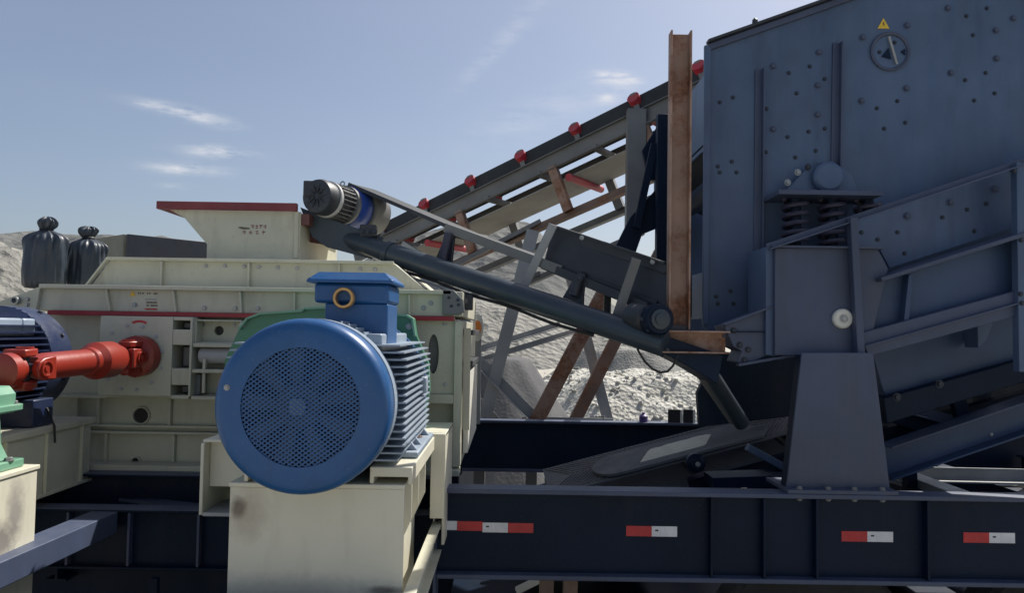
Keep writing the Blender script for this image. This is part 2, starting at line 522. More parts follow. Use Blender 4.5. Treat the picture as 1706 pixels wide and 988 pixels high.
def ridge(name, Y, depth, prof, mat, rough, nx=160, ny=40, s=0.02):
    """prof: photo skyline points (px, py); the hill rises to it at depth Y"""
    pts = [(at(px, py, Y).x, at(px, py, Y).z) for px, py in prof]

    def crest(x):
        if x <= pts[0][0]: return pts[0][1]
        for (x0, z0), (x1, z1) in zip(pts, pts[1:]):
            if x <= x1: return z0 + (z1 - z0) * (x - x0) / (x1 - x0)
        return pts[-1][1]

    def hf(x, y):
        t = (y - Y) / depth
        e = math.cos(max(-1, min(1, t)) * math.pi / 2) ** 1.3
        h = crest(x)
        n = fbm(x, y, s) * rough + abs(fbm(x, y, s * 3.3, 4)) * -rough * 0.5
        return -1.0 + e * (h + 1.0) + n * min(1, e * 1.4)
    o = field(name, lin(pts[0][0], pts[-1][0], nx), lin(Y - depth, Y + depth, ny), hf, mat)
    o['kind'] = 'structure'
    return o


ridge('mountain_ridge', 420, 150, [(-900, 470), (-400, 430), (-120, 398), (0, 388), (45, 384), (120, 392), (200, 398), (330, 404), (480, 420), (600, 470), (680, 545)], 'ridge', 6)
ridge('mountain_ridge', 330, 120, [(520, 545), (600, 460), (690, 402), (760, 378), (815, 377), (850, 380), (880, 380), (905, 398), (940, 432), (1010, 500), (1090, 545)], 'ridge', 5)
ridge('quarry_bank', 34, 9, [(-420, 430), (-140, 405), (-10, 408), (40, 425), (90, 455), (150, 500), (210, 530)], 'bank', 0.8, s=0.2)
ridge('quarry_bank', 52, 14, [(430, 530), (540, 490), (640, 470), (720, 480), (800, 497), (860, 512), (920, 530), (990, 544), (1060, 551)], 'bank', 0.7, s=0.13)


HEAPS = []


def heap(name, cx, cy, rx, ry, h, top, mat, rough, label, cat='heap', n=90, pw=1.0, fs=1.2):
    def hf(x, y):
        a = math.atan2((y - cy) / ry, (x - cx) / rx)
        d = math.hypot((x - cx) / rx, (y - cy) / ry) * (1 + 0.13 * fbm(math.cos(a) * 2 + cx, math.sin(a) * 2 + cy, 0.8, 2))
        e = min(1.0, max(0.0, (1 - d) / (1 - top))) ** pw
        return -0.15 + e * (h + 0.15) + rough * fbm(x, y, fs, 6) * min(1, e * 2.5)
    o = field(name, lin(cx - rx * 1.25, cx + rx * 1.25, n), lin(cy - ry * 1.25, cy + ry * 1.25, n), hf, mat)
    tag(o, label, cat)
    HEAPS.append((hf, cx, cy, rx, ry))
    return o


heap('rubble_heap', 2.15, 13.5, 2.9, 3.2, 1.35, 0.45, 'rubble', 0.10, 'broad pale heap of broken rock between the trailer and the grey mound', n=150, pw=0.8, fs=1.7)
heap('gravel_heap', 3.0, 20.5, 3.1, 2.4, 1.62, 0.35, 'grey_heap', 0.06, 'smooth grey gravel mound behind the pale rock heap')
heap('gravel_heap', -0.36, 10.4, 1.90, 1.7, 1.72, 0.32, 'dark_heap', 0.02, 'steep dark grey gravel pile beside the crusher', fs=2.5)
heap('rubble_heap', 11.5, 18.0, 3.5, 3.0, 1.2, 0.4, 'rubble', 0.10, 'pale rock heap seen through the gaps under the screen', n=110, pw=0.8, fs=1.7)

# loose stones lying on the heaps and on the ground behind the machines
ico = bmesh.new(); bmesh.ops.create_icosphere(ico, subdivisions=1, radius=1.0)
iv = [v.co.copy() for v in ico.verts]; ifc = [tuple(v.index for v in f.verts) for f in ico.faces]; ico.free()
rs = random.Random(21)


def stone(mb, x, y, z, r):
    rot = Matrix.Rotation(rs.uniform(0, 6.28), 3, 'Z') @ Matrix.Rotation(rs.uniform(0, 3.1), 3, 'X')
    sx, sy, sz = rs.uniform(.7, 1.3), rs.uniform(.6, 1.1), rs.uniform(.5, .9)
    mb.add([Vector((x, y, z)) + rot @ Vector((p.x * sx * rs.uniform(.8, 1.15), p.y * sy * rs.uniform(.8, 1.15), p.z * sz * rs.uniform(.8, 1.15))) * r for p in iv], ifc)


stones = MB()
for (hi_, n_, rmin, rmax) in ((0, 2400, .010, .060), (1, 250, .012, .04), (3, 700, .015, .08)):
    hf, cx, cy, rx, ry = HEAPS[hi_]
    for _ in range(n_):
        a = rs.uniform(0, 6.283); d = math.sqrt(rs.random()) * 1.12
        x, y = cx + rx * d * math.cos(a), cy + ry * d * math.sin(a)
        r = rmin + (rmax - rmin) * rs.random() ** 4
        stone(stones, x, y, max(hf(x, y), ground_h(x, y)) + r * .2, r)
for _ in range(1800):
    y = rs.uniform(9, 45); x = rs.uniform(-.35, .45) * y
    r = .012 + .06 * rs.random() ** 4 * y / 15
    stone(stones, x, y, ground_h(x, y) + r * .2, r)
so = stones.build('loose_stones', 'rubble', ang=20); tag(so, 'loose broken stones scattered over the heaps and the pale ground', 'stones', kind='stuff')

# ------------------------------------------------------------------ trailer chassis (right)
YR, ZT = 3.70, 1.30            # near rail face, top of the flange
RAILH = 0.425
trailer = thing('trailer_chassis', 'long dark navy steel trailer chassis with red and white reflective strips', 'trailer', (1.6, 5.0, 0))
xl = at(728, 880, YR).x
xr = 5.2
zt = at(1200, 822, YR).z
zb = zt - RAILH


def rail(y, x0, x1, ztop, name, h=RAILH):
    MB().box(x0, x1, y + 0.055, y + 0.07, ztop - h + 0.022, ztop - 0.022).build(name, 'chassis', trailer)
    MB().box(x0, x1, y, y + 0.125, ztop - 0.022, ztop).build('top_flange', 'slate_dusty', trailer, 0.003)
    MB().box(x0, x1, y, y + 0.125, ztop - h, ztop - h + 0.022).build('bottom_flange', 'slate_dusty', trailer, 0.003)


rail(YR, xl, xr, zt, 'side_rail')
rail(6.5, -3.2, xr, zt, 'side_rail', 0.43)
for px in (1187, 1275, 1363, 1549):
    x = at(px, 890, YR).x
    MB().box(x - 0.006, x + 0.006, YR + 0.008, YR + 0.0545, zb + 0.0235, zt - 0.0235).build('stiffener', 'chassis', trailer, 0.002)
MB().box(xl - 0.014, xl - 0.001, YR - 0.012, YR + 0.14, zb - 0.25, zt + 0.004).build('end_plate', 'slate_dusty', trailer, 0.003)
for x in (1.35, 2.3, 3.3, 4.3):
    MB().ext(Ip(0.10, 0.20, 0.012), (x, YR + 0.13, zt - 0.32), (x, 6.495, zt - 0.32)).build('cross_member', 'chassis', trailer)
# diagonal floor braces, made pale in place of sunlight falling on them
MB().bar(at(1500, 789, 5.1), at(1625, 838, 3.9), 0.12, 0.05).build('diagonal_brace', 'galv', trailer, 0.003)
MB().ext(Lp(0.09, 0.09, 0.012), at(1490, 790, 5.15), at(1800, 797, 5.15)).build('diagonal_brace', 'galv', trailer, 0.002)


def tape(x0px, ypx, cols, seg=43.0, h=17.0):
    p = at(x0px, ypx, YR)
    t = None
    w = seg / FPX * YR; hh = h / FPX * YR
    yy = YR + 0.0545
    for i, c in enumerate(cols):
        xa = p.x + i * w
        o = MB().box(xa + (0.0004 if i else 0), xa + w, yy - 0.002, yy, p.z - hh / 2, p.z + hh / 2).build('reflective_strip', 'tape_red' if c == 'r' else 'tape_white', trailer)
        if c == 'w':
            MB().box(xa + w * .14, xa + w * .26, yy - 0.003, yy - 0.0021, p.z + hh * .02, p.z + hh * .17).build('strip_mark', 'black', o)


sc = FPX / YR
tape(729, 880.5, 'w', 31, 15)
tape(760, 881.5, 'r', 42.8, 15.5)
tape(803, 884, 'wr', 42.5, 16)
tape(1046, 890, 'rw', 42.5, 17)
tape(1410, 899, 'rw', 43, 17)
tape(1616, 901, 'rw', 43, 17)

# wheels and axle under the chassis, in shadow


def wheel(x, y, z, r, par):
    b = MB()
    b.lathe([(r * .56, -0.11), (r * .80, -0.125), (r * .95, -0.11), (r, -0.08), (r, 0.08), (r * .95, 0.11), (r * .8, 0.125), (r * .56, 0.11)], (x, y, z), (0, 1, 0), 40, close=False)
    t = b.build('tyre', 'rubber', par)
    b = MB(); b.lathe([(0.06, -0.07), (0.12, -0.07), (0.14, -0.02), (r * .5, -0.03), (r * .565, -0.11), (r * .57, 0.11)], (x, y, z), (0, 1, 0), 32)
    b.build('rim', 'grey_steel', par)
    for k in range(8):
        a = k * math.pi / 4
        bolt(par, (x + .17 * math.cos(a), y - 0.03, z + .17 * math.sin(a)), 0.014, 'bolt_dark', name='wheel_nut')


for wx in (1.55, 2.85, 4.15):
    for wy in (4.05, 6.1):
        wheel(wx, wy, 0.50, 0.50, trailer)
    MB().cyl((wx, 4.0, 0.5), (wx, 6.2, 0.5), 0.07).build('axle', 'dark_steel', trailer)
    MB().box(wx - 0.06, wx + 0.06, 4.32, 4.40, 0.55, zb - 0.02).build('spring_hanger', 'dark_steel', trailer)
    MB().box(wx - 0.06, wx + 0.06, 5.8, 5.88, 0.55, zb - 0.02).build('spring_hanger', 'dark_steel', trailer)
for x in (0.5, 2.2, 3.5):
    MB().box(x - .4, x + .4, 4.6, 5.6, 0.62, zb - 0.06).build('shade_block', 'chassis', trailer, 0.02)  # added dark blocks, keep the ground under the trailer from looking lit
MB().box(xl, xr, 4.35, 6.4, 0.50, 0.515).build('ground_blind', 'chassis', trailer)  # added plate, hides the sunlit ground under the trailer
MB().box(0.7, xr, 6.44, 6.455, 0.35, zt - .44).build('side_sheet', 'chassis', trailer)  # added sheet, hides lit ground below the far rail
for x in (0.18, 0.30):
    MB().bar((x, 3.95, 0.0), (x + 0.02, 3.95, zb + 0.02), 0.07, 0.07, (0, 1, 0)).build('support_leg', 'brown_steel', trailer)
MB().bar(at(860, 985, 4.3), at(926, 953, 4.3), 0.05, 0.03).build('hose_tray', 'off_white', trailer, 0.002)
MB().path([at(1376, 962, 3.95), at(1395, 969, 3.95), at(1418, 973, 3.95), at(1440, 972, 3.95)], 0.004, 6).build('brake_wire', 'off_white', trailer)
# two dark stop plates and a small blue canister by the far rail
for i, (a, b_, lb) in enumerate([(1112, 1132, 'left one of two small black stop plates standing on the far rail'), (1137, 1153, 'right one of two small black stop plates standing on the far rail')]):
    x0, x1, z0, z1 = rect_px(a, 682, b_, 708, 6.56)
    o = MB().box(x0, x1, 6.53, 6.545, zt, z1).build('stop_plate', 'rubber', None, 0.003); tag(o, lb, 'plate', 'stop plates on the far rail')
    MB().box(x1 + 0.001, x1 + 0.02, 6.53, 6.56, zt, z1).build('lit_edge', 'off_white', o)  # off-white strip stands in for the sunlit right side
p = at(1072, 700, 6.56)
b = MB(); b.lathe([(0.034, 0), (0.036, 0.008), (0.036, 0.05), (0.02, 0.062), (0.013, 0.066), (0.013, 0.08)], (p.x, p.y, zt), (0, 0, 1), 20)
tag(b.build('canister', 'purple'), 'small violet canister standing on the far chassis rail', 'canister')

# ------------------------------------------------------------------ crusher support frame (left, dark)
frame = thing('support_frame', 'dark navy floor frame of steel joists under the cream crusher', 'frame', (-1.4, 4.0, 0))
zf = at(220, 850, 3.7).z
MB().ext(Ip(0.10, 0.28, 0.012), (-3.4, 3.74, zf - 0.14), (xl - 0.02, 3.74, zf - 0.14)).build('joist', 'chassis', frame, 0.003)
MB().box(-3.4, xl - .02, 3.69, 3.79, zf + .0005, zf + .004).build('joist_top_plate', 'slate_dusty', frame)
zc0 = at(400, 779, 4.2).z
MB().ext(Ip(0.12, 0.16, 0.012), (-3.4, 4.10, zc0 - 0.10), (xl - 0.02, 4.10, zc0 - 0.10)).build('joist', 'chassis', frame, 0.003)
MB().box(-3.4, xl - .02, 4.04, 4.16, zc0 - .0195, zc0 - .016).build('joist_top_plate', 'slate_dusty', frame)
MB().ext(Ip(0.12, 0.30, 0.012), (-3.4, 5.9, zc0 - 0.18), (xl - 0.02, 5.9, zc0 - 0.18)).build('joist', 'chassis', frame)
a, b_ = at(-12, 945, 2.9), at(215, 850, 3.66)
MB().bar((a.x - 0.05, 2.2, zf - 0.055), (a.x - 0.0, 3.685, zf - 0.055), 0.13, 0.10).build('joist', 'slate_dusty', frame, 0.004)
MB().ext(Cp(0.10, 0.10, 0.01), (-2.5, 2.2, zf - 0.055), (-2.5, 3.685, zf - 0.055)).build('joist', 'slate_dusty', frame, 0.003)
MB().ext(Ip(0.10, 0.30, 0.012), (-3.4, 2.62, 1.0), (xl - 0.06, 2.62, 1.0)).build('joist', 'slate_dusty', frame, 0.003)
MB().box(-3.4, xl - 0.03, 3.90, 3.915, 0.55, zf - 0.29).build('skirt_plate', 'chassis', frame)
for px in (112, 214, 330):
    x = at(px, 900, 3.7).x
    MB().box(x - .006, x + .006, 3.695, 3.733, zf - .265, zf - .015).build('web_stiffener', 'slate_dusty', frame, 0.002)
MB().box(at(250, 960, 3.6).x, at(262, 960, 3.6).x, 3.60, 3.63, 0.5, zf - .29).build('leg', 'chassis', frame)
for x in (-2.2, -1.25, -0.55):
    MB().ext(Ip(0.10, 0.25, 0.012), (x, 3.80, zf - 0.25), (x, 5.84, zf - 0.25)).build('cross_member', 'chassis', frame)
MB().bar((-2.25, 4.22, zf - 0.06), (-1.2, 3.8, zf - 0.06), 0.09, 0.05).build('diagonal_brace', 'slate_dusty', frame)
for x in (-3.2, -1.6, -0.45):
    MB().bar((x, 3.99, 0), (x, 3.99, zf - 0.41), 0.14, 0.14, (0, 1, 0)).build('leg', 'chassis', frame)
    MB().bar((x, 5.9, 0), (x, 5.9, zc0 - 0.34), 0.14, 0.14, (0, 1, 0)).build('leg', 'chassis', frame)
for x in (-3.0, -1.7, -0.62):
    MB().bar((x, 2.62, 0), (x, 2.62, 0.845), 0.12, 0.12, (0, 1, 0)).build('leg', 'chassis', frame)
# lit channel beam running back at the right hand side of the pedestal
zz = at(690, 940, 2.9).z
MB().ext(Cp(0.045, 0.14, 0.01), (-0.335, 2.4, zz - 0.1), (-0.335, 3.66, zz - 0.1)).build('joist', 'cream', frame, 0.003)

# ------------------------------------------------------------------ crusher
YC = 4.2
crusher = thing('roll_crusher', 'large cream roll crusher with dark red rimmed feed hopper and red stripe', 'crusher', (-1.5, 5.0, zc0))


def hz(px, py, Y=YC): return at(px, py, Y).z


x0b = at(40, 650, YC).x; x1b = at(768, 650, YC).x
zs = hz(420, 526)                         # stripe height
YB = 4.27                                 # lower wall plane
MB().box(x0b, x1b - 0.004, YB, 5.85, zc0 + 0.004, zs - 0.01).build('lower_body', 'cream', crusher, 0.004)
# upper body with its slanted left end
ul = pxp([(-30, 520), (-24, 510), (74, 475)], YC)
MB().prism([(ul[0][0], zs + 0.012), (ul[1][0], ul[1][1]), (ul[2][0], hz(74, 475)), (x1b, hz(74, 475)), (x1b, zs + 0.012)], YC, 5.8).build('upper_body', 'cream', crusher, 0.004)
zu = hz(74, 475)
MB().box(ul[2][0] - 0.01, x1b - 0.06, YC - 0.035, YC - 0.001, zu - 0.018, zu + 0.004).build('upper_flange', 'cream', crusher, 0.003)
MB().box(at(84, 522, YC).x, at(757, 530, YC).x, YC - 0.03, YB - 0.001, zs - 0.012, zs + 0.012).build('red_stripe', 'stripe_red', crusher, 0.002)
for px, t in ((66, 3), (183, -3), (293, -2), (403, -1), (492, 0), (560, 0), (683, 0)):
    a, b_ = at(px + t, 483, YC), at(px - t, 517, YC)
    MB().bar((a.x, YC - 0.013, zu - 0.02), (b_.x, YC - 0.013, zs + 0.014), 0.012, 0.024, (0, 1, 0)).build('rib', 'cream', crusher, 0.002)
# upper tier
YT = 4.42
tier = pxp([(150, 467), (186, 431), (655, 438), (715, 470)], YT)
ztier = at(420, 434, YT).z
MB().prism([(tier[0][0], zu + 0.004), (tier[1][0], ztier), (tier[2][0], ztier), (tier[3][0], zu + 0.004)], YT, 5.6).build('top_housing', 'cream', crusher, 0.004)
MB().box(tier[1][0] - 0.01, tier[2][0] + 0.005, YT - 0.03, YT - 0.001, ztier - 0.012, ztier + 0.006).build('top_flange', 'cream', crusher, 0.002)
MB().bar((tier[0][0] - 0.012, YT - 0.015, zu + 0.006), (tier[1][0] - 0.012, YT - 0.015, ztier), 0.012, 0.03, (0, 1, 0)).build('top_flange', 'cream', crusher, 0.002)
for px in (271, 416, 566):
    a = at(px, 455, YT)
    MB().bar((a.x, YT - 0.013, ztier - 0.014), (a.x, YT - 0.013, zu + 0.006), 0.012, 0.024, (0, 1, 0)).build('rib', 'cream', crusher, 0.002)
bolts_px(crusher, [(343, 443), (375, 443), (407, 444), (432, 445), (463, 446), (495, 447), (600, 448), (625, 449)], YT, 0.009, 'label_grey')
bolts_px(crusher, [(341, 513), (392, 514), (430, 514), (225, 508), (46, 499), (45, 508), (718, 505), (706, 513)], YC, 0.010, 'bolt_steel')
MB().lathe([(0.022, 0), (0.022, 0.03), (0.014, 0.03), (0.014, 0.004)], at(29, 501, YC), (0, -1, 0), 20).build('lifting_eye', 'bolt_steel', crusher)
# right end gusset with bolt circle
g1 = pxp([(738, 482), (757, 484), (772, 500), (774, 520), (764, 525), (738, 524)], YC)
MB().prism(g1, YC - 0.035, YC - 0.001).build('end_gusset', 'grey_steel', crusher, 0.004)
bolts_px(crusher, [(748, 496), (763, 500), (764, 508), (752, 510)], YC - 0.035, 0.006)
# labels: warning triangle, printed lines
st = at(221, 489, YC - 0.002)
w = 0.017
MB().prism([(st.x - w, st.z - w * .8), (st.x + w, st.z - w * .8), (st.x, st.z + w)], YC - 0.003, YC - 0.0005).build('warning_label', 'sign_yellow', crusher)
for (a, b_, yy, m) in ((230, 264, 489, 'letter_dark'), (242, 262, 499, 'label_grey'), (242, 262, 504, 'letter_dark'), (242, 263, 509, 'letter_dark'), (242, 262, 515, 'tape_red')):
    x0, x1, z0, z1 = rect_px(a, yy - 1.2, b_, yy + 1.2, YC)
    q = MB(); n = 9
    for i in range(n):
        if m != 'tape_red' and random.random() < 0.12: continue
        q.box(x0 + (x1 - x0) * i / n, x0 + (x1 - x0) * (i + (1 if m == 'tape_red' else random.uniform(.45, .85))) / n, YC - 0.003, YC - 0.0006, z0, z1)
    q.build('printed_line', m, crusher)

# front bearing plate with three pockets
YP = 4.12
xa, xb, z_lo, z_hi = rect_px(165, 531, 286, 660, YP)
z_hi = zs - 0.014
MB().box(xa, xb, YP, YB - 0.001, z_lo, z_hi).build('bearing_plate', 'cream', crusher, 0.004)
xc = at(320, 600, YP).x; xd = at(308 + 8, 600, YP).x
pk = [(534, 549), (575, 614), (642, 659)]
zz = [hz(300, y, YP) for pr in pk for y in pr]
for (za, zb_) in ((z_hi, zz[0] + 0), (zz[1], zz[2]), (zz[3], zz[4])):
    if za - zb_ > 0.004:
        MB().box(xb + 0.0005, xd, YP + 0.004, YB - 0.001, zb_, za).build('pocket_bar', 'cream', crusher, 0.003)
MB().box(xb + 0.0005, xd, YP + 0.004, YB - 0.001, zz[5] - 0.02, zz[5]).build('pocket_bar', 'cream', crusher, 0.003)
MB().box(xd + 0.0005, xc, YP - 0.01, YB - 0.001, z_lo, z_hi).build('pocket_bar', 'cream', crusher, 0.003)
for i in range(3):
    MB().box(xb - 0.02, xd + 0.01, YB - 0.014, YB - 0.002, zz[2 * i + 1], zz[2 * i]).build('pocket_back', 'dark_steel', crusher)
    MB().box(xb + 0.022, xd - 0.016, YB - 0.06, YB - 0.0145, zz[2 * i + 1] + 0.008, zz[2 * i] - 0.012).build('slide_block', 'grey_steel', crusher, 0.004)
cx, cz = at(226, 596, YP).x, at(226, 596, YP).z
for k in range(12):
    a = k * math.pi / 6 + .2
    p = Vector((cx - 0.02 + 0.165 * math.cos(a), YP, cz + 0.175 * math.sin(a)))
    if p.x < xb - .01 and z_lo + .01 < p.z < z_hi - .01: bolt(crusher, p, 0.008, 'label_grey')
# curved sticker above the shaft
q = MB(); pts = []
sc_ = at(232, 548, YP)
for sgn, rr in ((1, 0.062), (-1, 0.05)):
    rng = range(9) if sgn > 0 else range(8, -1, -1)
    for k in rng:
        a = R(125 - 70 * k / 8); pts.append((sc_.x + rr * 1.15 * math.cos(a), sc_.z - 0.015 + rr * math.sin(a)))
q.prism(pts, YP - 0.002, YP - 0.0004).build('curved_sticker', 'tape_red', crusher)
# recessed panel with round hole
YQ = 4.15
x0, x1, z0, z1 = rect_px(324, 533, 402, 573, YQ)
h = at(366, 551, YB - 0.02)
MB().plate_hole(x0 + 0.01, x1, z0 + .008, z1 - .008, h.x, h.z, 0.026, 0.026, YB - 0.03, YB - 0.002).build('inspection_panel', 'cream', crusher)
MB().box(h.x - .03, h.x + .03, YB - 0.0018, YB - 0.0006, h.z - .03, h.z + .03).build('panel_hole_shade', 'black', crusher)  # black sheet stands in for the dark inside the hole
for (a0, a1, b0, b1) in ((x0, x1, z1 - .008, z1), (x0, x1, z0, z0 + .008), (x0, x0 + .01, z0 + .0085, z1 - .0085)):
    MB().box(a0, a1, YQ, YB - 0.001, b0, b1).build('panel_edge', 'cream', crusher, 0.002)
bolts_px(crusher, [(338, 541), (390, 541)], YB - 0.03, 0.008, 'bolt_steel')
# tension cylinder and its bracket
pc0, pc1 = at(333, 592, 4.18), at(400, 594, 4.18)
MB().lathe([(0.028, 0), (0.040, 0.006), (0.044, 0.02), (0.044, 0.25)], pc0, (1, 0, 0), 24).build('tension_cylinder', 'label_grey', crusher)
p1 = at(341, 607, 4.135)
MB().bar((p1.x, 4.135, p1.z + 0.03), (p1.x, 4.135, hz(341, 655, 4.135)), 0.016, 0.02, (0, 1, 0)).build('cylinder_strut', 'cream', crusher, 0.002)
for yy in (576, 619, 664):
    x0, x1, z0, z1 = rect_px(322, yy - 3, 420, yy + 3, YP)
    MB().box(xc + 0.001, x1, YP, YB - 0.001, z0, z1).build('shelf', 'cream', crusher, 0.002)
x0, x1, z0, z1 = rect_px(322, 624, 333, 658, YP + .05)
MB().box(x0, x1, YP + .05, YB - 0.002, z0, z1).build('gusset', 'grey_steel', crusher, 0.002)
# long horizontal flanges and ribs of the lower wall
z1f = hz(420, 664, YB); z2f = hz(420, 712, YB)
MB().box(x0b, xa - 0.001, YB - 0.06, YB - 0.001, z1f - 0.008, z1f + 0.008).build('wall_flange', 'cream', crusher, 0.003)
MB().box(xa, x1b - 0.07, YB - 0.07, YB - 0.001, z_lo - 0.018, z_lo - 0.001).build('wall_flange', 'cream', crusher, 0.003)
for z in (z2f, z2f - 0.035):
    MB().box(x0b, x1b - 0.07, YB - 0.04, YB - 0.001, z - 0.007, z + 0.007).build('wall_flange', 'cream', crusher, 0.003)
MB().box(x0b - 0.01, x1b, YC - 0.06, YB - 0.001, zc0 - 0.02, zc0 + 0.012).build('base_flange', 'cream', crusher, 0.003)
for px in (132, 168, 286, 410):
    x = at(px, 690, YB).x
    MB().box(x - 0.007, x + 0.007, YB - 0.035, YB - 0.001, z2f + 0.0075, z_lo - 0.019).build('rib', 'cream', crusher, 0.002)
for px in (180, 292, 420):
    x = at(px, 745, YB).x
    MB().box(x - 0.007, x + 0.007, YB - 0.03, YB - 0.001, zc0 + 0.013, z2f - 0.043).build('rib', 'cream', crusher, 0.002)
for (px, py, rr) in ((237, 692, 0.042), (228, 768, 0.02)):
    h = at(px, py, YB)
    MB().lathe([(rr + 0.006, 0), (rr + 0.006, 0.02), (rr, 0.02), (rr, 0.003)], h - Vector((0, 0.001, 0)), (0, -1, 0), 28, close=False).build('access_hole_rim', 'cream', crusher)
    MB().lathe([(rr, 0), (rr, 0.002)], h - Vector((0, 0.001, 0)), (0, -1, 0), 28).build('hole_shade', 'black', crusher)  # black disc drawn for the shade inside an opening
# right hand panel with oval opening
x0, x1, z0, z1 = rect_px(640, 532, 757, 656, YB - 0.05)
h = at(722, 590, YB - 0.05)
MB().plate_hole(x0, x1, z0, z1, h.x, h.z, 0.030, 0.108, YB - 0.05, YB - 0.03).build('side_panel', 'cream', crusher)
MB().box(h.x - .05, h.x + .05, YB - 0.012, YB - 0.001, h.z - .13, h.z + .13).build('opening_back', 'grey_steel', crusher)
MB().box(x1 + 0.0005, x1b, YB - 0.075, YB - 0.001, zc0 + .02, zs - 0.013).build('corner_post', 'cream', crusher, 0.003)
MB().box(x0, x1, YB - 0.08, YB - 0.001, z0 - 0.05, z0 - 0.001).build('wall_flange', 'cream', crusher, 0.003)
MB().box(x0, x1, YB - 0.06, YB - 0.0505, z1 - 0.014, z1 - 0.002).build('wall_flange', 'cream', crusher)
bolts_px(crusher, [(742, 641), (741, 540), (660, 540)], YB - 0.05, 0.009, 'label_grey')
# right side: plate coloured off-white as if sunlit, and dark brackets on the end wall
MB().box(x1b + 0.001, x1b + 0.030, 4.42, 5.5, zc0 + 0.06, zs - 0.3).build('end_wall_plate', 'off_white', crusher, 0.003)
for z in (zs - 0.06, zs - 0.24):
    MB().box(x1b + 0.001, x1b + 0.05, 4.4, 5.3, z - 0.03, z).build('end_bracket', 'dark_steel', crusher, 0.003)
MB().box(x1b + 0.001, x1b + 0.04, 4.35, 4.365, zc0 + .2, zs - .05).build('end_rib', 'cream', crusher, 0.002)

# feed hopper on top of the crusher
YH, YH2 = 4.75, 5.75
zr0 = at(380, 351, YH).z; zr1 = at(380, 338, YH).z
zh0 = ztier + 0.007
hp = pxp([(300, 352), (345, 407), (345, 432), (499, 436)], YH)
front = [(at(284, 350, YH).x, zr0), (hp[0][0] + .03, zr0 - .05), (hp[1][0], hp[1][1]), (hp[1][0], zh0), (hp[3][0], zh0), (hp[3][0], zr0)]
hop = MB().prism(front, YH, YH + 0.012).build('feed_hopper', 'cream', crusher)
wl_ = [front[0], front[1], front[2], front[3]]
q = MB()
for (a, b_) in zip(wl_, wl_[1:]):
    q.add([(a[0], YH + .013, a[1]), (b_[0], YH + .013, b_[1]), (b_[0], YH2, b_[1]), (a[0], YH2, a[1]),
           (a[0] + .012, YH + .013, a[1]), (b_[0] + .012, YH + .013, b_[1]), (b_[0] + .012, YH2, b_[1]), (a[0] + .012, YH2, a[1])],
          [(0, 1, 2, 3), (4, 7, 6, 5), (0, 3, 7, 4), (1, 5, 6, 2), (0, 4, 5, 1), (3, 2, 6, 7)])
q.build('hopper_side', 'cream', hop)
zlow = at(530, 372, 5.2).z
MB().box(hp[3][0] - 0.012, hp[3][0], YH + .013, YH2, zh0, zlow - 0.07).build('hopper_side', 'cream', hop)
MB().box(hp[3][0] - 0.014, hp[3][0] + 0.05, YH + .013, YH2, zlow - 0.07, zlow).build('side_rim', 'primer_red', hop, 0.003)
MB().box(hp[1][0], hp[3][0] - .013, YH2, YH2 + .012, zh0, zlow).build('hopper_back', 'cream', hop)
rl = at(265, 343, YH).x; rr_ = at(497, 343, YH).x
MB().box(rl, rr_, YH - 0.04, YH - 0.0005, zr0, zr1).build('hopper_rim', 'rim_red', hop, 0.004)
MB().box(rl, rl + 0.05, YH, YH2, zr0 + 0.001, zr1 - .001).build('hopper_rim', 'rim_red', hop, 0.004)
MB().box(rr_ - 0.02, rr_ + 0.008, YH - 0.012, YH - 0.0005, zh0 + .04, zr0 - 0.001).build('corner_angle', 'cream', hop, 0.002)
# faded lettering on the hopper face: a swoosh mark and two short rows of characters
q = MB()
a = at(396, 379, YH); k = YH / FPX
q.add([(a.x, YH - .002, a.z), (a.x + 5 * k, YH - .002, a.z + 1.5 * k), (a.x + 20 * k, YH - .002, a.z - 0.2 * k), (a.x + 20 * k, YH - .002, a.z - 2.6 * k), (a.x + 8 * k, YH - .002, a.z - 3 * k),
       (a.x, YH - .0004, a.z), (a.x + 5 * k, YH - .0004, a.z + 1.5 * k), (a.x + 20 * k, YH - .0004, a.z - 0.2 * k), (a.x + 20 * k, YH - .0004, a.z - 2.6 * k), (a.x + 8 * k, YH - .0004, a.z - 3 * k)],
      [(0, 1, 2, 3, 4), (9, 8, 7, 6, 5), (0, 5, 6, 1), (1, 6, 7, 2), (2, 7, 8, 3), (3, 8, 9, 4), (4, 9, 5, 0)])
q.build('logo_mark', 'letter_dark', hop)
for (row, nchar, start, m) in ((377.5, 4, 418, 'letter_brown'), (387, 4, 404, 'letter_brown')):
    q = MB()
    for i in range(nchar):
        cxp = start + i * (7.2 if row < 380 else 11)
        for _ in range(2):
            s0 = at(cxp + random.uniform(-.5, .5), row + random.uniform(-2.6, 2.6), YH)
            q.box(s0.x, s0.x + 5.0 * k, YH - .002, YH - .0005, s0.z - .6 * k, s0.z + .6 * k)
        s0 = at(cxp + random.uniform(1, 4), row, YH)
        q.box(s0.x, s0.x + 1.2 * k, YH - .0024, YH - .0005, s0.z - 3 * k, s0.z + 3 * k)
    q.build('lettering', m, hop)

# ------------------------------------------------------------------ tarpaulin bundles on the crusher


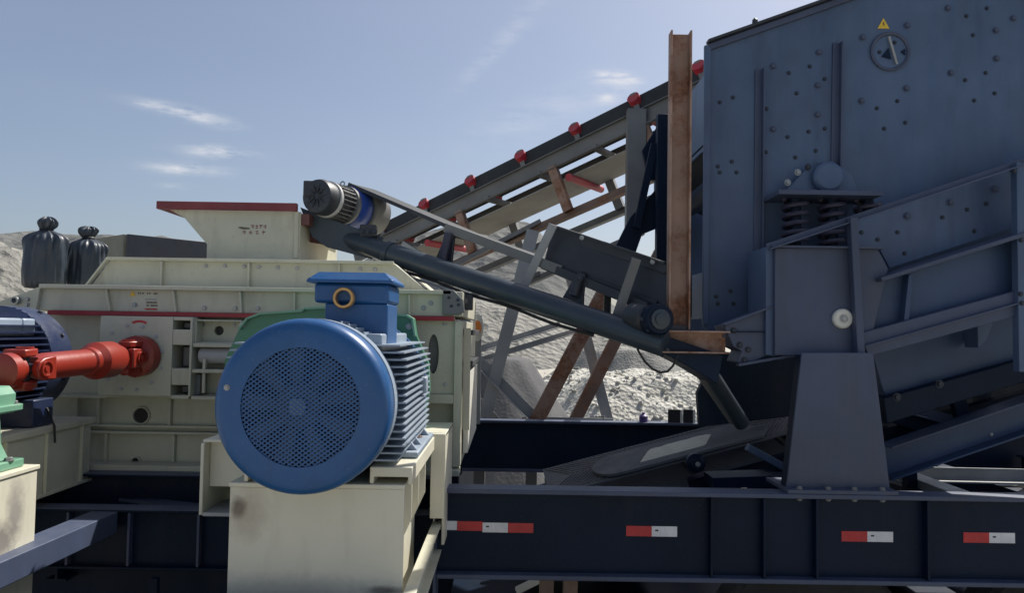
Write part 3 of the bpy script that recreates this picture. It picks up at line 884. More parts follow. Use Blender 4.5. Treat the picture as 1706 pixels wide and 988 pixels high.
def bundle(px0, px1, pytop, pybot, Y, label, seed):
    rnd = random.Random(seed)
    c = at((px0 + px1) / 2, pybot, Y); top = at((px0 + px1) / 2, pytop, Y).z
    zbm = zu + 0.006
    r = (px1 - px0) / 2 / FPX * Y
    H = top - zbm
    prof = [(0.0, 1.0), (.10, 1.02), (.28, 1.02), (.42, .99), (.55, 1.0), (.66, .98), (.72, .90), (.765, .70), (.79, .48), (.815, .30), (.83, .26), (.85, .29), (.88, .38), (.92, .42), (.955, .40), (.985, .28), (1.0, .08)]
    n = 120
    ph = [rnd.uniform(0, 6.28) for _ in range(8)]
    vs, fs = [], []
    for i, (h, q) in enumerate(prof):
        for k in range(n):
            a = 2 * math.pi * k / n
            fold = 0.035 * math.sin(3 * a + ph[0] + h * 2) + 0.03 * math.sin(7 * a + ph[1] + 3 * h) * (0.5 + h) + 0.022 * math.sin(13 * a + ph[2] + 5 * h) * (.4 + h) + 0.014 * math.sin(23 * a + ph[3] - 4 * h)
            fold += -0.05 * (1 - abs(math.sin(2.5 * a + ph[4] + 1.5 * h))) ** 4 * (1 + h) - 0.04 * (1 - abs(math.sin(4.5 * a + ph[2] - 2.5 * h))) ** 3 * (.3 + h)
            if h > .62: fold += 0.12 * (abs(math.sin(5.5 * a + ph[3])) - .5) * (1 if h < .84 else 1.5) + 0.07 * math.sin(17 * a + ph[4])
            if h > .84: fold += 0.22 * math.sin(2 * a + ph[5] + h * 9) + 0.16 * math.sin(5 * a + ph[6] - h * 14)
            nz = mnoise.noise(Vector((math.cos(a) * 2 + seed, math.sin(a) * 2, h * 6))) * 0.07
            rr = r * q * (1 + fold + nz)
            lean = 0.04 * r * math.sin(h * 3 + ph[7])
            vs.append((c.x + lean + rr * math.cos(a), Y + 0.85 * rr * math.sin(a), zbm + H * h + (0.02 * math.sin(5 * a + ph[6]) * H if h > .9 else 0)))
    for i in range(len(prof) - 1):
        for k in range(n):
            fs.append((i * n + k, i * n + (k + 1) % n, (i + 1) * n + (k + 1) % n, (i + 1) * n + k))
    fs.append(tuple(range(n))); fs.append(tuple(range((len(prof) - 1) * n, len(prof) * n)))
    o = MB().add(vs, fs).build('tarpaulin_bundle', 'tarp', None, ang=70)
    m = o.modifiers.new('sub', 'SUBSURF'); m.levels = 1; m.render_levels = 1
    tag(o, label, 'bundle', 'tarpaulin bundles on the crusher')
    b = MB(); b.lathe([(r * .30, -.006), (r * .34, 0), (r * .30, .006)], (c.x + 0.02 * r, Y, zbm + H * .83), (0, 0, 1), 24, close=False)
    b.build('tie_cord', 'black', o)


bundle(40, 106, 362, 470, 4.95, 'taller dark tarpaulin bundle tied at the top, nearest the left edge', 3)
bundle(114, 175, 378, 466, 5.15, 'shorter dark tarpaulin bundle tied at the top, beside the hopper side', 11)

# ------------------------------------------------------------------ dark bin behind the crusher
A, B, C_ = at(212, 390, 9.0), at(348, 403, 9.75), at(150, 400, 9.7)
zt_ = A.z
D = (B.x + C_.x - A.x, B.y + C_.y - A.y)
bn = thing('storage_bin', 'steel storage bin with olive ends and long walls darkened for shade standing behind the crusher', 'bin', (A.x, A.y, 0))


def wallp(p, q, name, mat, th=0.05):
    MB().bar((p[0], p[1], zt_ / 2), (q[0], q[1], zt_ / 2), th, zt_).build(name, mat, bn, 0.004)


wallp((A.x, A.y), (B.x, B.y), 'long_wall', 'dark_steel'); wallp((A.x - .03, A.y + .03), (C_.x, C_.y), 'end_wall', 'bin_olive')  # long walls coloured darker to stand in for shade
wallp((C_.x, C_.y), D, 'long_wall', 'dark_steel'); wallp((B.x, B.y), D, 'end_wall', 'bin_olive')
for t in ():
    p = Vector((A.x, A.y, 0)).lerp(Vector((B.x, B.y, 0)), t) + Vector((.03, -.045, 0))
    MB().box(p.x - .02, p.x + .02, p.y - .03, p.y + .01, 0, zt_ - 0.02).build('wall_rib', 'dark_steel', bn)
# ------------------------------------------------------------------ big blue motor
YM = 2.55
mc = at(500, 679, YM)
px2m = YM / FPX
motor = thing('electric_motor', 'big bright blue electric motor with round fan grille facing the viewer', 'motor', (mc.x, 3.0, 1.56))
Ax = Vector((0, 1, 0))
ro, rg = 148 * px2m, 99 * px2m
b = MB()
b.lathe([(rg, 0.0), (126 * px2m, 0.0), (134 * px2m, 0.003), (141 * px2m, 0.011), (146 * px2m, 0.024), (ro, 0.045), (ro, 0.095), (ro - .006, 0.098), (ro - .006, 0.104), (ro - .03, 0.106), (ro - .03, 0.05), (rg, 0.006)], mc, Ax, 96, close=False)
cowl = b.build('fan_cowl', 'motor_blue', motor, ang=28)
# woven grille: two sets of diagonal bars crossing in the opening
q = MB(); pitch = 0.0122; bw = 0.0052
for sgn in (1, -1):
    d = Vector((1, 0, sgn * 0.72)).normalized(); nrm = Vector((-d.z, 0, d.x))
    k = -int(rg / pitch)
    while k * pitch < rg:
        o = k * pitch
        half = math.sqrt(max(0, rg * rg - o * o))
        if half > 0.005:
            cpt = Vector((mc.x, mc.y + 0.004 + (0.0 if sgn > 0 else 0.0022), mc.z)) + nrm * o
            q.bar(cpt - d * half, cpt + d * half, 0.002, bw, nrm)
        k += 1
q.build('grille', 'motor_blue', cowl)
# fan with curved blades and a hub behind the grille
q = MB(); fc = mc + Vector((-.012, 0.026, 0))
q.lathe([(0.075, 0), (0.075, 0.03)], fc, Ax, 40)
q.lathe([(0.028, -0.02), (0.032, -0.004)], fc, Ax, 24)
for k in range(9):
    a = k * 2 * math.pi / 9 + 0.25
    d = Vector((math.cos(a), 0, math.sin(a))); t = Vector((-d.z, 0, d.x))
    q.add([fc + d * .07 - t * .012, fc + d * .19 - t * .030, fc + d * .19 + t * .030, fc + d * .07 + t * .016,
           fc + d * .07 - t * .012 + Ax * .05, fc + d * .19 - t * .030 + Ax * .05, fc + d * .19 + t * .03 + Ax * .02, fc + d * .07 + t * .016 + Ax * .02],
          [(0, 1, 2, 3), (4, 7, 6, 5), (0, 4, 5, 1), (1, 5, 6, 2), (2, 6, 7, 3), (3, 7, 4, 0)])
q.build('fan', 'motor_fan', cowl)
MB().lathe([(ro - 0.035, 0.099), (ro - 0.035, 0.104)], mc, Ax, 48).build('cowl_back', 'black', cowl)
for (px, py) in ((378, 646),):
    bolt(motor, at(px, py, YM), 0.007, 'bolt_steel')
# frame body, end ring and cooling fins
Yb0, Yb1 = YM + 0.14, YM + 1.0
MB().lathe([(ro - .03, .107), (ro + .002, .108), (ro + .002, .160), (ro - .03, .162)], mc, Ax, 96, close=False).build('cowl_ring', 'sunlit_blue', motor)
body = MB().lathe([(0.262, 0.12), (0.262, 1.0)], mc, Ax, 64).build('motor_frame', 'motor_blue', motor)
MB().lathe([(0.25, 1.0), (0.305, 1.001), (0.305, 1.04), (0.27, 1.06), (0.15, 1.09)], mc, Ax, 64).build('end_shield', 'motor_blue', motor)
MB().lathe([(0.263, 0.167), (0.294, 0.168), (0.294, 0.198), (0.263, 0.200)], mc, Ax, 64, close=False).build('end_ring', 'sunlit_blue', motor)
for sgn in (1, -1):
    for k in range(-8, 9):
        z = k * 0.0255
        xin = math.sqrt(0.258 ** 2 - z * z); xo = math.sqrt(0.36 ** 2 - z * z)
        xo = min(xo, 0.322)
        MB().box(min(mc.x + sgn * xin, mc.x + sgn * xo), max(mc.x + sgn * xin, mc.x + sgn * xo), Yb0 + 0.06, Yb1 - 0.005, mc.z + z - 0.003, mc.z + z + 0.003).build('cooling_fin', 'sunlit_blue', motor)
for k in range(-6, 7):
    if k in (0,): continue
    x = k * 0.0275
    zi = math.sqrt(0.258 ** 2 - x * x); zo = min(math.sqrt(0.300 ** 2 - x * x), 0.288)
    MB().box(mc.x + x - 0.0035, mc.x + x + 0.0035, Yb0 + 0.06, Yb1 - 0.005, mc.z + zi, mc.z + zo).build('cooling_fin', 'sunlit_blue', motor, 0.0015)
# corner lugs
for (sx, sz) in ((1, 1), (-1, 1)):
    MB().box(mc.x + sx * .195 - .03, mc.x + sx * .195 + .03, Yb0 + .1, Yb1 - .1, mc.z + .17, mc.z + .245).build('lifting_lug', 'sunlit_blue', motor, 0.008)
MB().box(mc.x + .255, mc.x + .335, 3.28, 3.36, mc.z - .01, mc.z + .06).build('side_lug', 'sunlit_blue', motor, 0.008)
# terminal box on a neck
YX = 2.88
x0, x1, z0, z1 = rect_px(523, 472, 648, 505, YX)
tb = MB().box(x0, x1, YX, YX + 0.27, z0, z1).build('terminal_box', 'motor_blue', motor, 0.012)
zl = at(585, 453, YX).z
xm = at(513, 460, YX).x; xM = at(656, 460, YX).x
lid = MB().add([(xm, YX - .02, z1 + .0005), (xM, YX - .02, z1 + .0005), (xM, YX + .29, z1 + .0005), (xm, YX + .29, z1 + .0005),
                (xm, YX - .02, z1 + .012), (xM, YX - .02, z1 + .012), (xM, YX + .29, z1 + .012), (xm, YX + .29, z1 + .012),
                (xm + .035, YX + .02, zl), (xM - .035, YX + .02, zl), (xM - .035, YX + .25, zl), (xm + .035, YX + .25, zl)],
               [(0, 3, 2, 1), (0, 1, 5, 4), (1, 2, 6, 5), (2, 3, 7, 6), (3, 0, 4, 7), (4, 5, 9, 8), (5, 6, 10, 9), (6, 7, 11, 10), (7, 4, 8, 11), (8, 9, 10, 11)]).build('box_lid', 'motor_blue', tb, 0.003)
n0, n1, nz0, nz1 = rect_px(541, 505, 646, 552, YX + .01)
MB().box(n0, n1, YX + .01, YX + 0.25, mc.z + 0.2, z0 - .0005).build('box_neck', 'motor_blue', tb, 0.006)
MB().cyl((x0 - .018, YX + .12, (z0 + z1) / 2), (x0 - .0005, YX + .12, (z0 + z1) / 2), 0.026, n=6).build('blanking_plug', 'motor_blue', tb, 0.003)
gl = at(575, 497, YX)
MB().lathe([(0.029, 0.0), (0.038, 0.0), (0.040, 0.008), (0.040, 0.03), (0.037, 0.036), (0.029, 0.036), (0.028, 0.002)], gl - Vector((0, .0005, 0)), (0, -1, 0), 32, close=False).build('cable_gland', 'brass', tb)
for (a, b_) in ((xm + .012, YX - .008), (xM - .012, YX - .008), (xM - .012, YX + .27)):
    bolt(tb, Vector((a, b_, z1 + .012)), 0.007, 'motor_blue', (0, 0, 1))
# feet on slide rails
zp = at(520, 806, 2.74).z
for sx in (1, -1):
    xf = mc.x + (0.262 if sx > 0 else -0.16)
    MB().box(xf - .085, xf + .085, 2.93, 3.50, zp + .062, zp + .085).build('foot', 'sunlit_blue', motor, 0.005)
    for y in (2.98, 3.12, 3.40):
        s = MB()
        s.add([(xf - .06 * sx, y, zp + .0855), (xf + .075 * sx, y, zp + .0855), (xf - .035 * sx, y, zp + .22), (xf - .08 * sx, y, zp + .22),
               (xf - .06 * sx, y + .025, zp + .0855), (xf + .075 * sx, y + .025, zp + .0855), (xf - .035 * sx, y + .025, zp + .22), (xf - .08 * sx, y + .025, zp + .22)],
              [(0, 1, 2, 3), (7, 6, 5, 4), (0, 4, 5, 1), (1, 5, 6, 2), (2, 6, 7, 3), (3, 7, 4, 0)])
        s.build('foot_web', 'sunlit_blue', motor, 0.003)
    bolt(motor, Vector((xf + .03 * sx, 3.05, zp + .085)), 0.018, 'brown_steel', (0, 0, 1))
    bolt(motor, Vector((xf + .03 * sx, 3.33, zp + .085)), 0.018, 'brown_steel', (0, 0, 1))

# ------------------------------------------------------------------ cream pedestal under the motor
YPd = 2.74
ped = thing('motor_pedestal', 'cream steel pedestal block carrying the big blue motor', 'pedestal', (mc.x, 3.0, 0.9))
px0, px1 = at(381, 890, YPd).x, at(672, 890, YPd).x
zlow = 0.93
s1_, s2_, s3_ = at(398, 846, YPd), at(640, 985, YPd), at(470, 985, YPd)
paint('cream_stained', (0.67, 0.645, 0.52), 0.42, 0.10, grime=0.3, grimecol=(0.30, 0.27, 0.22), var=0.05, scale=2.0,
      stain_or_shade=[((s1_.x, YPd, s1_.z), (.035, 1, .05), (0.05, 0.045, 0.045), .95), ((s1_.x + .03, YPd, s1_.z - .02), (.09, 1, .12), (0.33, 0.25, 0.18), .5),
              ((s2_.x, YPd, s2_.z), (.09, 1, .022), (0.06, 0.04, 0.03), .9), ((s3_.x, YPd, s3_.z), (.5, 1, .07), (0.30, 0.30, 0.28), .6)])
MB().box(px0, px1, YPd, YPd + 0.016, zlow, zp - 0.0165).build('front_plate', 'cream_stained', ped, 0.002)
MB().box(px0 - .004, px1 + .002, YPd - .004, 3.56, zp - 0.016, zp).build('top_plate', 'cream_clean', ped, 0.003)
MB().box(px1 - 0.076, px1 - 0.06, YPd + .0165, 3.55, zlow, zp - 0.0165).build('side_plate', 'cream_clean', ped, 0.002)
MB().box(px0 + .002, px0 + 0.018, YPd + .0165, 3.55, zlow, zp - 0.0165).build('side_plate', 'cream_clean', ped, 0.002)
MB().box(px0 + .019, px1 - .077, 3.53, 3.548, zlow, zp - 0.0165).build('back_plate', 'cream_clean', ped, 0.002)
for i, y in enumerate((2.96, 3.18, 3.42)):
    MB().prism([(px1 - .0595, zp - .0165), (px1 - .001, zp - .0165), (px1 - .001, zp - .17), (px1 - .0595, zp - .30)], y, y + .016).build('side_gusset', 'cream_clean', ped, 0.002)
MB().box(px1 - .0595, px1 + .002, YPd + .02, 3.55, zlow, zlow + .014).build('bottom_flange', 'cream_clean', ped, 0.002)
for sx in (1, -1):
    xf = mc.x + (0.275 if sx > 0 else -0.17)
    q = MB(); w = .075
    q.ext([(-w, 0.001), (-w + .014, 0.001), (-w + .014, .026), (w - .014, .026), (w - .014, 0.001), (w, 0.001), (w, .0605), (-w, .0605)], (xf, 2.745, zp), (xf, 3.53, zp))
    q.build('slide_rail', 'cream_clean', ped, 0.003)
# left step bracket of the pedestal
bx0, bx1, bz0, bz1 = rect_px(323, 738, 400, 822, 3.0)
MB().box(bx0, px0 + 0.05, 3.08, 3.5, bz1 - .012, bz1).build('step_shelf', 'cream_clean', ped, 0.003)
MB().box(bx0, bx0 + 0.014, 3.06, 3.5, bz0 - .10, bz1 - .0125).build('step_side', 'cream_clean', ped, 0.003)
MB().box(bx0 + .0145, px0 - .001, 3.12, 3.135, bz0, bz1 - .0125).build('step_front', 'cream_clean', ped, 0.003)
MB().box(bx0 + .0145, px0 - .001, 3.06, 3.3, bz0 - .105, bz0 - .09).build('step_foot', 'label_grey', ped, 0.003)
# back stand: tall cream plate behind, next to the chassis end
MB().box(at(718, 800, 3.6).x, at(742, 800, 3.6).x, 3.57, 3.60, at(720, 862, 3.6).z, at(720, 722, 3.6).z).build('rear_plate', 'cream_clean', ped, 0.003)
MB().box(at(742, 800, 3.6).x - .014, at(742, 800, 3.6).x, 3.601, 4.0, 1.1, at(720, 722, 3.6).z).build('rear_side', 'cream_clean', ped, 0.003)
MB().box(at(690, 800, 3.6).x, at(742, 800, 3.6).x, 3.601, 4.0, at(720, 722, 3.6).z - .014, at(720, 722, 3.6).z + .002).build('rear_top', 'cream_clean', ped, 0.003)

# ------------------------------------------------------------------ green gear housing behind the motor
YG = 3.66
gh = thing('gear_housing', 'dark green gear housing behind the big blue motor', 'gearbox', (mc.x, 3.8, 1.4))
poly = [(398, 548), (412, 530), (434, 522), (505, 517), (508, 513), (560, 511), (563, 515), (680, 525), (690, 531), (694, 560), (714, 606), (716, 650), (700, 730), (395, 730), (372, 660), (374, 600)]
gp = pxp(poly, YG)
MB().prism(gp, YG, YG + .05).build('flange_plate', 'green', gh, 0.004)
ctr = Vector((sum(p[0] for p in gp) / len(gp), sum(p[1] for p in gp) / len(gp)))
MB().prism([(ctr.x + (p[0] - ctr.x) * .9, ctr.y + (p[1] - ctr.y) * .9) for p in gp], YG + .0505, 4.08).build('housing', 'green', gh, 0.006)
rim = [(ctr.x + (p[0] - ctr.x) * .985, ctr.y + (p[1] - ctr.y) * .985) for p in gp]
q = MB()
for a, b_ in zip(rim[:9], rim[1:10]):
    q.bar((a[0], YG - .012, a[1]), (b_[0], YG - .012, b_[1]), 0.022, 0.010, (0, 1, 0)) if False else q.bar((a[0], YG - .0125, a[1]), (b_[0], YG - .0125, b_[1]), 0.010, 0.024, (0, 1, 0))
q.build('flange_rim', 'pale_green', gh)
bolts_px(gh, [(404, 541), (681, 544), (560, 522)], YG, 0.010, 'bolt_steel')
MB().box(ctr.x - .3, ctr.x + .3, YG + .06, 4.06, 1.22, gp[12][1] - .001).build('housing_foot', 'green', gh, 0.004)

# ------------------------------------------------------------------ left: pedestal, bearing housing, red cardan shaft, navy motor
p2x = -1.935
ped2 = thing('motor_pedestal', 'cream steel pedestal at the left edge carrying the pale green gearbox', 'pedestal', (-2.3, 2.9, 0.9))
zq = at(58, 776, 3.16).z
MB().box(p2x - .6, p2x + .006, 2.55, 3.19, zq - .018, zq).build('top_plate', 'cream_clean', ped2, 0.003)
paint('cream_shadow_streaked', (0.67, 0.645, 0.52), 0.42, 0.10, grime=0.3, grimecol=(0.30, 0.27, 0.22), var=0.05, scale=2.0,
      stain_or_shade=[((p2x, 3.05, zq - .16), (1, .07, .16), (0.26, 0.24, 0.23), .8), ((p2x, 2.98, zq - .26), (1, .10, .10), (0.16, 0.14, 0.14), .8)])  # darker streaks put in for shadow falling on this side
MB().box(p2x - .018, p2x, 2.56, 3.18, 0.95, zq - .0185).build('side_plate', 'cream_shadow_streaked', ped2, 0.002)
MB().box(p2x - .59, p2x - .0185, 3.16, 3.175, 0.95, zq - .0185).build('back_plate', 'cream_clean', ped2, 0.002)
MB().box(p2x - .59, p2x - .0185, 2.56, 2.575, 0.95, zq - .0185).build('front_plate', 'cream_clean', ped2, 0.002)
gb = thing('gear_reducer', 'pale green gearbox at the left edge driving the red shaft', 'gearbox', (-2.3, 2.95, zq))
xg = p2x - .03
MB().box(xg - .42, xg, 2.6, 3.14, zq + .001, zq + .035).build('base_flange', 'pale_green', gb, 0.005)
MB().prism([(xg - .40, zq + .036), (xg - .02, zq + .036), (xg - .055, zq + .10), (xg - .065, zq + .22), (xg - .005, zq + .225), (xg - .005, zq + .30), (xg - .03, zq + .33), (xg - .40, zq + .33)], 2.66, 3.08).build('housing', 'pale_green', gb, 0.006)
MB().box(xg - .10, xg + .012, 2.64, 3.10, zq + .232, zq + .258).build('split_flange', 'pale_green', gb, 0.004)
MB().prism([(xg - .0, zq + .036), (xg - .005, zq + .036), (xg - .06, zq + .22), (xg - .05, zq + .22)], 2.84, 2.86).build('gusset', 'pale_green', gb)
for y in (2.7, 2.88, 3.06):
    bolt(gb, Vector((xg - .012, y, zq + .035)), 0.014, 'bolt_steel', (0, 0, 1))
    bolt(gb, Vector((xg - .012, y + .02, zq + .258)), 0.012, 'bolt_steel', (0, 0, 1))

shaft = thing('drive_shaft', 'red cardan drive shaft running into the cream crusher', 'shaft', (-2.0, 3.7, 1.9))
s0, s1 = at(16, 617, 3.17), at(236, 593, 4.115)
sdv = (s1 - s0).normalized()
L = (s1 - s0).length


def on(t): return s0 + sdv * t


MB().lathe([(0.06, -.05), (0.072, -.045), (0.072, 0.0), (0.055, 0.012), (0.055, .04)], s0, sdv, 36).build('end_flange', 'red', shaft)
MB().lathe([(0.07, L - .085), (0.108, L - .065), (0.108, L - .001)], s0, sdv, 40).build('end_flange', 'red', shaft)
MB().lathe([(0.046, .14), (0.058, .18), (0.060, .20), (0.060, .48), (0.068, .49), (0.068, .52), (0.090, .55), (0.090, L - .28), (0.078, L - .25), (0.066, L - .21)], s0, sdv, 36).build('shaft_tube', 'red', shaft)
side = sdv.cross(Vector((0, 0, 1))).normalized(); upv = side.cross(sdv)


def yoke(base, dirv, axis, name):
    other = dirv.cross(axis).normalized()
    for sg in (1, -1):
        c = base + axis * (0.068 * sg)
        q = MB()
        prof = [(-0.05, 0), (-0.05, .03), (-0.045, .075), (-0.03, .105), (0, .115), (.03, .105), (.045, .075), (.05, .03), (.05, 0)]
        vs = []
        for e in (-0.016, 0.016):
            for (u, w) in prof: vs.append(c + axis * e + other * u + dirv * w)
        n = len(prof)
        q.add(vs, [tuple(range(n)), tuple(range(2 * n - 1, n - 1, -1))] + [(i, (i + 1) % n, n + (i + 1) % n, n + i) for i in range(n)])
        yo = q.build(name, 'red', shaft, 0.006)
        MB().lathe([(0.034, .0165), (0.034, .024), (0.028, .0245), (0.028, .0175), (0.012, .0175), (0.012, .022)], c + dirv * .065, axis * sg, 24).build('bearing_cap', 'red', yo)


yoke(on(.02), sdv, upv, 'yoke'); yoke(on(.17), -sdv, side, 'yoke')
yoke(on(L - .06), -sdv, upv, 'yoke'); yoke(on(L - .21), sdv, side, 'yoke')
for t in (.085, L - .125):
    q = MB(); q.cyl(on(t) - side * .07, on(t) + side * .07, .022); q.cyl(on(t) - upv * .07, on(t) + upv * .07, .021)
    q.build('joint_cross', 'dark_steel', shaft)
for k in range(8):
    a = k * math.pi / 4
    p = on(L - .058) + side * .095 * math.cos(a) + upv * .095 * math.sin(a)
    bolt(shaft, p, 0.011, 'red')

rn = 0.27
nm = Vector((-2.52, 3.96, at(60, 602, 3.9).z))
m2 = thing('electric_motor', 'dark navy finned electric motor behind the red shaft at left', 'motor', (nm.x, 3.6, 1.6))
MB().lathe([(0.10, -.03), (0.2, -.02), (0.255, -.005), (rn + .006, .012), (rn + .006, .19), (rn - .03, .20)], nm, (0, -1, 0), 64).build('end_shield', 'motor_navy', m2)
MB().lathe([(0.225, .20), (0.225, .76)], nm, (0, -1, 0), 48).build('motor_frame', 'motor_navy', m2)
for sgn in (1, -1):
    for k in range(-6, 7):
        z = k * .030
        xi = math.sqrt(.222 ** 2 - z * z); xo = min(math.sqrt(.285 ** 2 - z * z), .268)
        xs_ = sorted((nm.x + sgn * xi, nm.x + sgn * xo))
        MB().box(xs_[0], xs_[1], nm.y - .74, nm.y - .202, nm.z + z - .004, nm.z + z + .004).build('cooling_fin', 'motor_navy', m2)
for k in range(-6, 7):
    x = k * .030
    zi = math.sqrt(.222 ** 2 - x * x); zo = min(math.sqrt(.285 ** 2 - x * x), .268)
    MB().box(nm.x + x - .004, nm.x + x + .004, nm.y - .74, nm.y - .202, nm.z + zi, nm.z + zo).build('cooling_fin', 'motor_navy', m2)
for (y0, y1) in ((nm.y - .55, nm.y - .30), (nm.y - .30 + .002, nm.y - .2025)):
    MB().box(nm.x + .10, nm.x + .195, y0, y1, nm.z + .13, nm.z + .215).build('lifting_pad', 'sunlit_blue', m2, 0.01)
for y in (nm.y - .25, nm.y - .65):
    for sg in (1, -1):
        MB().box(nm.x + sg * .2 - .08, nm.x + sg * .2 + .08, y - .08, y + .08, nm.z - .30, nm.z - .17).build('foot', 'motor_navy', m2, 0.006)
for a in (.5, 1.1, -.3, -.9):
    bolt(m2, nm + Vector(((rn + .006) * math.cos(a), -.06, (rn + .006) * math.sin(a))), 0.010, 'bolt_dark', (math.cos(a), 0, math.sin(a)))
# its stand
stn = thing('motor_stand', 'grey cream box stand under the navy motor beside the crusher', 'stand', (-2.5, 3.7, zc0))
z2 = nm.z - .301
xs2 = -2.20
MB().box(xs2 - .62, xs2, 3.205, 4.12, z2 - .03, z2).build('top_plate', 'cream', stn, 0.003)
MB().box(xs2 - .60, xs2 - .02, 3.22, 4.10, zc0 - .06, z2 - .0305).build('stand_body', 'cream', stn, 0.003)
for y in (3.40, 3.70, 4.0):
    MB().box(xs2 - .0195, xs2 - .003, y - .007, y + .007, zc0 - .06, z2 - .0305).build('rib', 'cream', stn, 0.002)
MB().box(xs2 - .0195, xs2 + .0, 3.22, 4.10, zc0 - .06, zc0 - .045).build('base_flange', 'cream', stn, 0.002)
MB().path([Vector((-2.30, 3.75, z2 + .12)), Vector((-2.235, 3.73, z2 + .08)), Vector((-2.19, 3.72, z2 + .0)), Vector((-2.185, 3.72, z2 - .08))], 0.006, 6).build('earth_wire', 'black', stn)
# ------------------------------------------------------------------ short tubular belt conveyor feeding the hopper
cv = thing('short_conveyor', 'short dark belt conveyor on a tubular frame feeding the cream hopper', 'conveyor', (-.2, 4.5, 1.9))
c0, c1 = at(548, 388, 5.0), at(1108, 574, 3.88)
cd = (c1 - c0).normalized()
cs = Vector((-cd.y, cd.x, 0)).normalized()          # away from the viewer
if cs.y < 0: cs = -cs
cu = cs.cross(cd); cu = cu if cu.z > 0 else -cu
tr = 0.066
CL = (c1 - c0).length


def cp(t, s=0.0, u=0.0): return c0 + cd * t + cs * s + cu * u


def tpar(px, py):            # parameter along the near tube for a photo pixel column
    lo, hi = -1.0, CL + 1
    best = min((abs((lambda q: RW / 2 + FPX * ((CM.inverted() @ (q - CAM)).x / -(CM.inverted() @ (q - CAM)).z))(cp(t)) - px), t) for t in [i * .005 for i in range(-100, int(CL / .005) + 100)])
    return best[1]


t_j = tpar(650, 430)
MB().lathe([(tr * .92, 0), (tr * .92, t_j), ], c0, cd, 28).build('frame_tube', 'tube_grey', cv)
MB().lathe([(tr, t_j + .0005), (tr, CL)], c0, cd, 28).build('frame_tube', 'tube_grey', cv)
MB().lathe([(tr * 1.12, t_j - .02), (tr * 1.12, t_j + .02)], c0, cd, 28).build('tube_collar', 'tube_grey', cv, 0.002)
MB().lathe([(tr * .8, .3), (tr * .8, CL)], cp(0, .30, -.05), cd, 20).build('frame_tube', 'tube_grey', cv)
for t in (.5, 1.1, 1.7, 2.2):
    if t < CL: MB().cyl(cp(t, .05), cp(t, .26, -.04), .03).build('cross_tube', 'tube_grey', cv)
# cable clipped under the tube
MB().path([cp(t_j - .1 + k * .12, -.01, -tr - .012 - .006 * math.sin(k * 1.3)) for k in range(14)], .009, 8).build('cable_conduit', 'black', cv)
MB().path([cp(t_j + .02 + k * .1, -.02, -tr - .03 - .004 * math.sin(k)) for k in range(7)], .008, 8).build('cable_conduit', 'galv', cv)
# junction clamp below the tube
tk = tpar(788, 490)
MB().box(-.045, .045, -.04, .04, -.06, .03).build('clamp', 'dark_steel', cv, 0.004).matrix_parent_inverse = Matrix.Translation(cv.location).inverted() @ Matrix.Translation(cp(tk, -.03, -tr - .05))
for dx in (-.03, .03):
    bolt(cv, cp(tk + dx, -.075, -tr - .05), .012, 'grey_steel')
# belt: from the head drum down to the tail
drum_c = cp(.32, .25, .19)
bt0 = at(582, 307, 5.05); bt1 = at(762, 384, 4.72); bt2 = at(930, 444, 4.45); bt3 = at(1095, 505, 4.1)
q = MB()
pts = [bt0, bt1, bt2, bt3]
for a, b_ in zip(pts, pts[1:]):
    q.bar(a + cs * .14, b_ + cs * .14 + (b_ - a).normalized() * .002, .26, .018, cu)
q.build('carrying_belt', 'belt', cv)
q = MB()
for a, b_ in zip(pts, pts[1:]):
    q.bar(a - cs * .005, b_ - cs * .005, .018, .024, cu)
q.build('belt_edge', 'dark_steel', cv)
MB().bar(at(742, 379, 4.70), at(935, 450, 4.42), .03, .055, cu).build('side_channel', 'grey_steel', cv, 0.002)
# idler brackets
for (px, py0, py1, Y, m) in ((745, 382, 442, 4.68, 'purple_rubber'), (962, 455, 502, 4.32, 'dark_steel')):
    p0, p1 = at(px + 8, py0, Y), at(px - 6, py1, Y)
    br = MB().add([*(p1 + cs * e - cd * .075 for e in (0, .02)), *(p1 + cs * e + cd * .055 for e in (0, .02)), *(p0 + cs * e + cd * .02 for e in (0, .02)), *(p0 + cs * e - cd * .03 for e in (0, .02))],
                  [(0, 2, 4, 6), (1, 7, 5, 3), (0, 1, 3, 2), (2, 3, 5, 4), (4, 5, 7, 6), (6, 7, 1, 0)]).build('idler_bracket', 'dark_steel', cv, 0.003)
    MB().cyl(p0 - cs * .02 - cu * .03, p1 - cs * .02 + cu * .03, .028).build('idler_roller', m, br)
    MB().cyl(p0 + cs * .03 - cu * .02, p0 + cs * .40 - cu * .02, .03).build('idler_roller', 'belt', br)
bolt(cv, at(965, 463, 4.28), .014, 'bolt_dark')
# head: drum, cheek plates, geared motor
ma = Vector((-.56, -.83, .10)).normalized()            # motor axis, pointing out to the viewer's left
hd = at(604, 352, 5.20)
hm = at(527, 326, 4.72)
ma = (hm - hd).normalized()
Lm = (hm - hd).length
e1 = Vector((0, 0, 1)); mside = ma.cross(e1).normalized()
MB().lathe([(.135, -.13), (.155, -.115), (.155, .06), (.145, .07)], hd, ma, 44).build('head_drum', 'grey_steel', cv)
gm = MB().lathe([(.10, .05), (.125, .06), (.142, .09), (.142, .17), (.125, .20), (.10, .21)], hd, ma, 40).build('gear_reducer', 'bright_blue', cv)
mt = MB().lathe([(.098, .20), (.098, Lm - .10), ], hd, ma, 40).build('drive_motor', 'dark_steel', cv)
MB().lathe([(.10, .205), (.128, .208), (.128, .235), (.10, .237)], hd, ma, 40, close=False).build('motor_flange', 'grey_steel', mt)
MB().lathe([(.112, Lm - .13), (.118, Lm - .125), (.118, Lm - .105), (.112, Lm - .10)], hd, ma, 40).build('motor_ring', 'label_grey', mt)
